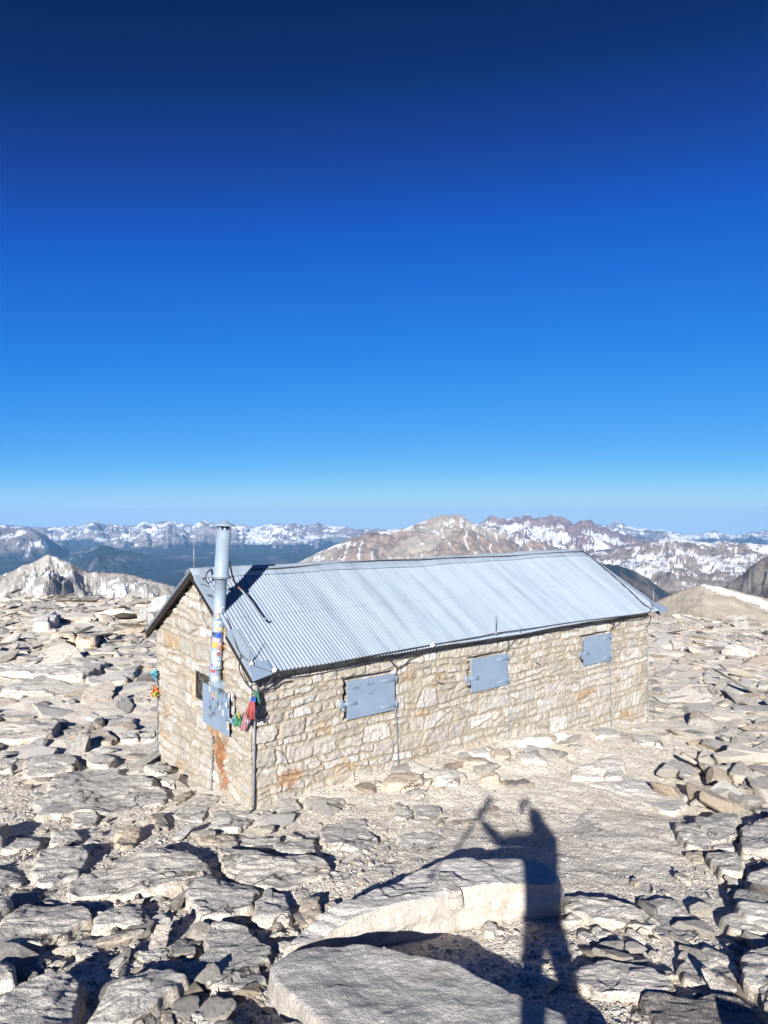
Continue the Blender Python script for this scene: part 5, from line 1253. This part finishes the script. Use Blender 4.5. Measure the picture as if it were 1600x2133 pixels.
# head: skull over the body's top, face, ears
hd = MB(); hc = pp(-.012, -.335, .06)
V = []; n, m_ = 28, 20
for i in range(m_+1):
    a = math.pi*i/m_
    for k in range(n):
        b_ = 2*math.pi*k/n; d_ = np.array([math.sin(a)*math.cos(b_), math.sin(a)*math.sin(b_), math.cos(a)]); r = np.array([.076, .096, .115]); p = d_*r
        f = max(0, d_[1]); 
        if d_[2] < -.2: p[0] *= 1-.28*min(1, (-d_[2]-.2)); p[1] += .012*f
        p[1] += .022*math.exp(-((d_[0])/.16)**2-((d_[2]+.10)/.16)**2)*f-.010*math.exp(-((abs(d_[0])-.36)/.14)**2-((d_[2]-.04)/.12)**2)*f+.006*math.exp(-(d_[0]/.25)**2-((d_[2]+.48)/.10)**2)*f
        V.append(hc+p)
hd.add(V, [tuple(f) for f in grid_faces(m_+1, n, True)[:, ::-1]])
for s_ in (-1, 1): ell(hd, hc+np.array([s_*.077, -.008, -.005]), (.010, .020, .030), 10, 8)
hd.build('head', skin_m, body, True)
eyes = MB()
for s_ in (-1, 1): ell(eyes, hc+np.array([s_*.031, .080, .003]), (.011, .010, .008), 10, 8)
eyes.build('eyes', M['white_rag'], body, True)
mo_ = MB(); ell(mo_, hc+np.array([0, .093, -.060]), (.024, .006, .006), 12, 6); mo_.build('mouth', flat('lips', (.35, .14, .12), .5), body, True)
# cap with a brim, hair below it
cp_ = MB(); n = 28; V = []
for i in range(9):
    a = math.pi/2*i/8
    for k in range(n): b_ = 2*math.pi*k/n; V.append(hc+np.array([.086*math.sin(a)*math.cos(b_), .106*math.sin(a)*math.sin(b_)-.004, .030+.098*math.cos(a)]))
cp_.add(V, [tuple(f) for f in grid_faces(9, n, True)[:, ::-1]])
cp_ = cp_.build('cap', hr, PER, True); cp_.modifiers.new('thickness', 'SOLIDIFY').thickness = .004
bm_ = MB(); V = []
for i in range(6):
    for k in range(13): b_ = math.pi*(.14+.72*k/12); r = 1+.75*i/5*math.sin(b_)**2; V.append(hc+np.array([.084*math.cos(b_)*(1+.1*i/5), .100*math.sin(b_)*r, .034-.006*i]))
bm_.add(V, [tuple(f) for f in grid_faces(6, 13)]); bm_ = bm_.build('brim', hr, cp_, True); bm_.modifiers.new('thickness', 'SOLIDIFY').thickness = .004
ha = MB(); V = []
for i in range(6):
    for k in range(19): b_ = math.pi*(1.0+k/18)+0; V.append(hc+np.array([.083*math.cos(b_), .102*math.sin(b_)-.002, .035-.02*i]))
ha.add(V, [tuple(f) for f in grid_faces(6, 19)]); ha = ha.build('hair', flat('hair', (.05, .035, .025), .6, 0, .3, 60), PER, True); ha.modifiers.new('thickness', 'SOLIDIFY').thickness = .012
# clothes: each follows the body a little outside it
jv = [pp(0, -.36, -.80), pp(0, -.36, -.66), pp(-.005, -.36, -.48), pp(-.005, -.36, -.28), pp(-.005, -.36, -.15), pp(-.008, -.352, -.095), LS, .5*(LS+LE), LE, LE+(LH-LE)*.5, LE+(LH-LE)*.93, RS_, .5*(RS_+RE), RE, RE+(RH-RE)*.5, RE+(RH-RE)*.90]
je = [(0, 1), (1, 2), (2, 3), (3, 4), (4, 5), (3, 6), (6, 7), (7, 8), (8, 9), (9, 10), (3, 11), (11, 12), (12, 13), (13, 14), (14, 15)]
jr = [(.20, .16), (.19, .155), (.185, .155), (.18, .155), (.125, .12), .10, .095, .078, .070, .062, .048, .098, .08, .072, .064, .048]
skin('jacket', jv, je, jr, jk, PER, 2)
tv = [pp(0, -.36, -.70), pp(-.10, -.36, -.85), pp(-.125, -.35, -1.02), pp(-.147, -.335, -1.20), pp(-.16, -.35, -1.40), pp(-.17, -.365, FZ+.07), pp(.09, -.36, -.85), pp(.14, -.345, -1.02), pp(.18, -.325, -1.20), pp(.215, -.345, -1.40), pp(.25, -.365, FZ+.07)]
te = [(0, 1), (1, 2), (2, 3), (3, 4), (4, 5), (0, 6), (6, 7), (7, 8), (8, 9), (9, 10)]
skin('trousers', tv, te, [(.15, .13), .105, .084, .072, .070, .066, .105, .084, .072, .070, .066], tr, PER, 2)
for x, yaw in ((-.17, -.10), (.25, .22)):
    a = pp(x, -.37, FZ+.10); f = np.array([math.sin(yaw), math.cos(yaw), 0])
    v = [a, a+[0, 0, -.055], a+f*.08+[0, 0, -.062], a+f*.15+[0, 0, -.07], a-f*.05+[0, 0, -.062]]
    bo = skin('boot', v, [(0, 1), (1, 2), (2, 3), (1, 4)], [.062, .055, .045, .036, .045], bt, PER, 2)
    s_ = np.cross(f, [0, 0, 1]); so_ = MB(); V = []
    for z in (-.10, -.083):
        for k in range(20): b_ = 6.283*k/20; V.append(a+f*(.05+.15*math.cos(b_))+s_*.052*math.sin(b_)+np.array([0, 0, z]))
    so_.add(V, [tuple(range(19, -1, -1)), tuple(range(20, 40))]+[(k, (k+1) % 20, 20+(k+1) % 20, 20+k) for k in range(20)]); so_.build('sole', M['soot'], bo)
# phone in the right hand, its lens just behind the picture's viewpoint
ph = MB().rbox(-.062, .016, -.030, -.021, -.125, .033, .004)
ph = ph.build('phone', M['soot'], None, False, (0, 0, CAM_Z)); tag(ph, 'black phone held up at arm\'s length in the person\'s right hand', 'phone')
MB().rbox(-.058, .012, -.0315, -.0302, -.120, .028, .0004).build('screen', M['glass'], ph)
for z in (0, -.024): MB().lathe([(.009, 0), (.009, .002), (.006, .0022), (.0, .001)], 16, (-.004, -.0208, z), (0, 1, 0)).build('lens', M['glass'], ph, True)
# trekking pole in the left hand
G = LH+np.array([-.02, .03, .085]); td = np.array([.30, .0, .70]); td /= np.linalg.norm(td)
po = bpy.data.objects.new('trekking_pole', None); COL.objects.link(po); po.location = np.array(PER.location)+G
tag(po, 'grey trekking pole with a black grip, raised in the person\'s left hand', 'trekking pole')
def pole(po, td):
    MB().tube([-td*.62, -td*.30, td*.0, td*.05], [.008, .011, .012, .012], 10).build('shaft', M['galv'], po, True)
    MB().lathe([(.0, -.02), (.014, -.015), (.017, .03), (.014, .06), (.018, .11), (.016, .16), (.022, .20), (.020, .225), (.0, .235)], 14, (0, 0, 0), td).build('grip', M['soot'], po, True)
    MB().tube(curve([td*.21, td*.24+[.05, .02, -.02], td*.10+[.08, .03, -.03], td*.02+[.03, .01, 0], td*.20], 6), .008, 6).build('wrist_strap', M['jacket'], po, True)
    MB().lathe([(.004, -.66), (.004, -.62)], 8, (0, 0, 0), td).build('tip', M['soot'], po, True)
    MB().lathe([(.008, 0), (.045, .004), (.045, .008), (.008, .012)], 16, -td*.585, td).build('basket', M['soot'], po, True)
pole(po, td)
p2 = bpy.data.objects.new('trekking_pole', None); COL.objects.link(p2); p2.location = np.array(po.location)+np.array([.030, -.012, -.01])  # second pole is added so the pair casts a wider shadow
tag(p2, 'second grey trekking pole, held against the first in the person\'s left hand', 'trekking pole'); td2 = td+np.array([.07, .03, 0]); pole(p2, td2/np.linalg.norm(td2))
po['label'] = 'grey trekking pole with a black grip, outermost of the two in the person\'s left hand'
for q in (po, p2): q['group'] = 'trekking poles in the left hand'
# the boulder under the boots
P, Fs = chunk(4242, 4, 9, 30, .02)
P = P/np.abs(P).max(0)*np.array([.95, 1.05, 1.0]); P[:, 2] = np.minimum(P[:, 2], .62+.02*fbm2(P[:, 0]*4, P[:, 1]*4, 3, 5)); P[:, 2] -= .62
me = mesh_np('boulder', P, Fs); zt_ = CAM_Z+FZ-.004
o = link('boulder', me, M['granite'], loc_=(.15, -.86, zt_)); o.scale = (1, 1, .95)
tag(o, 'flat-topped boulder the photographer stands on, behind the lens', 'boulder')
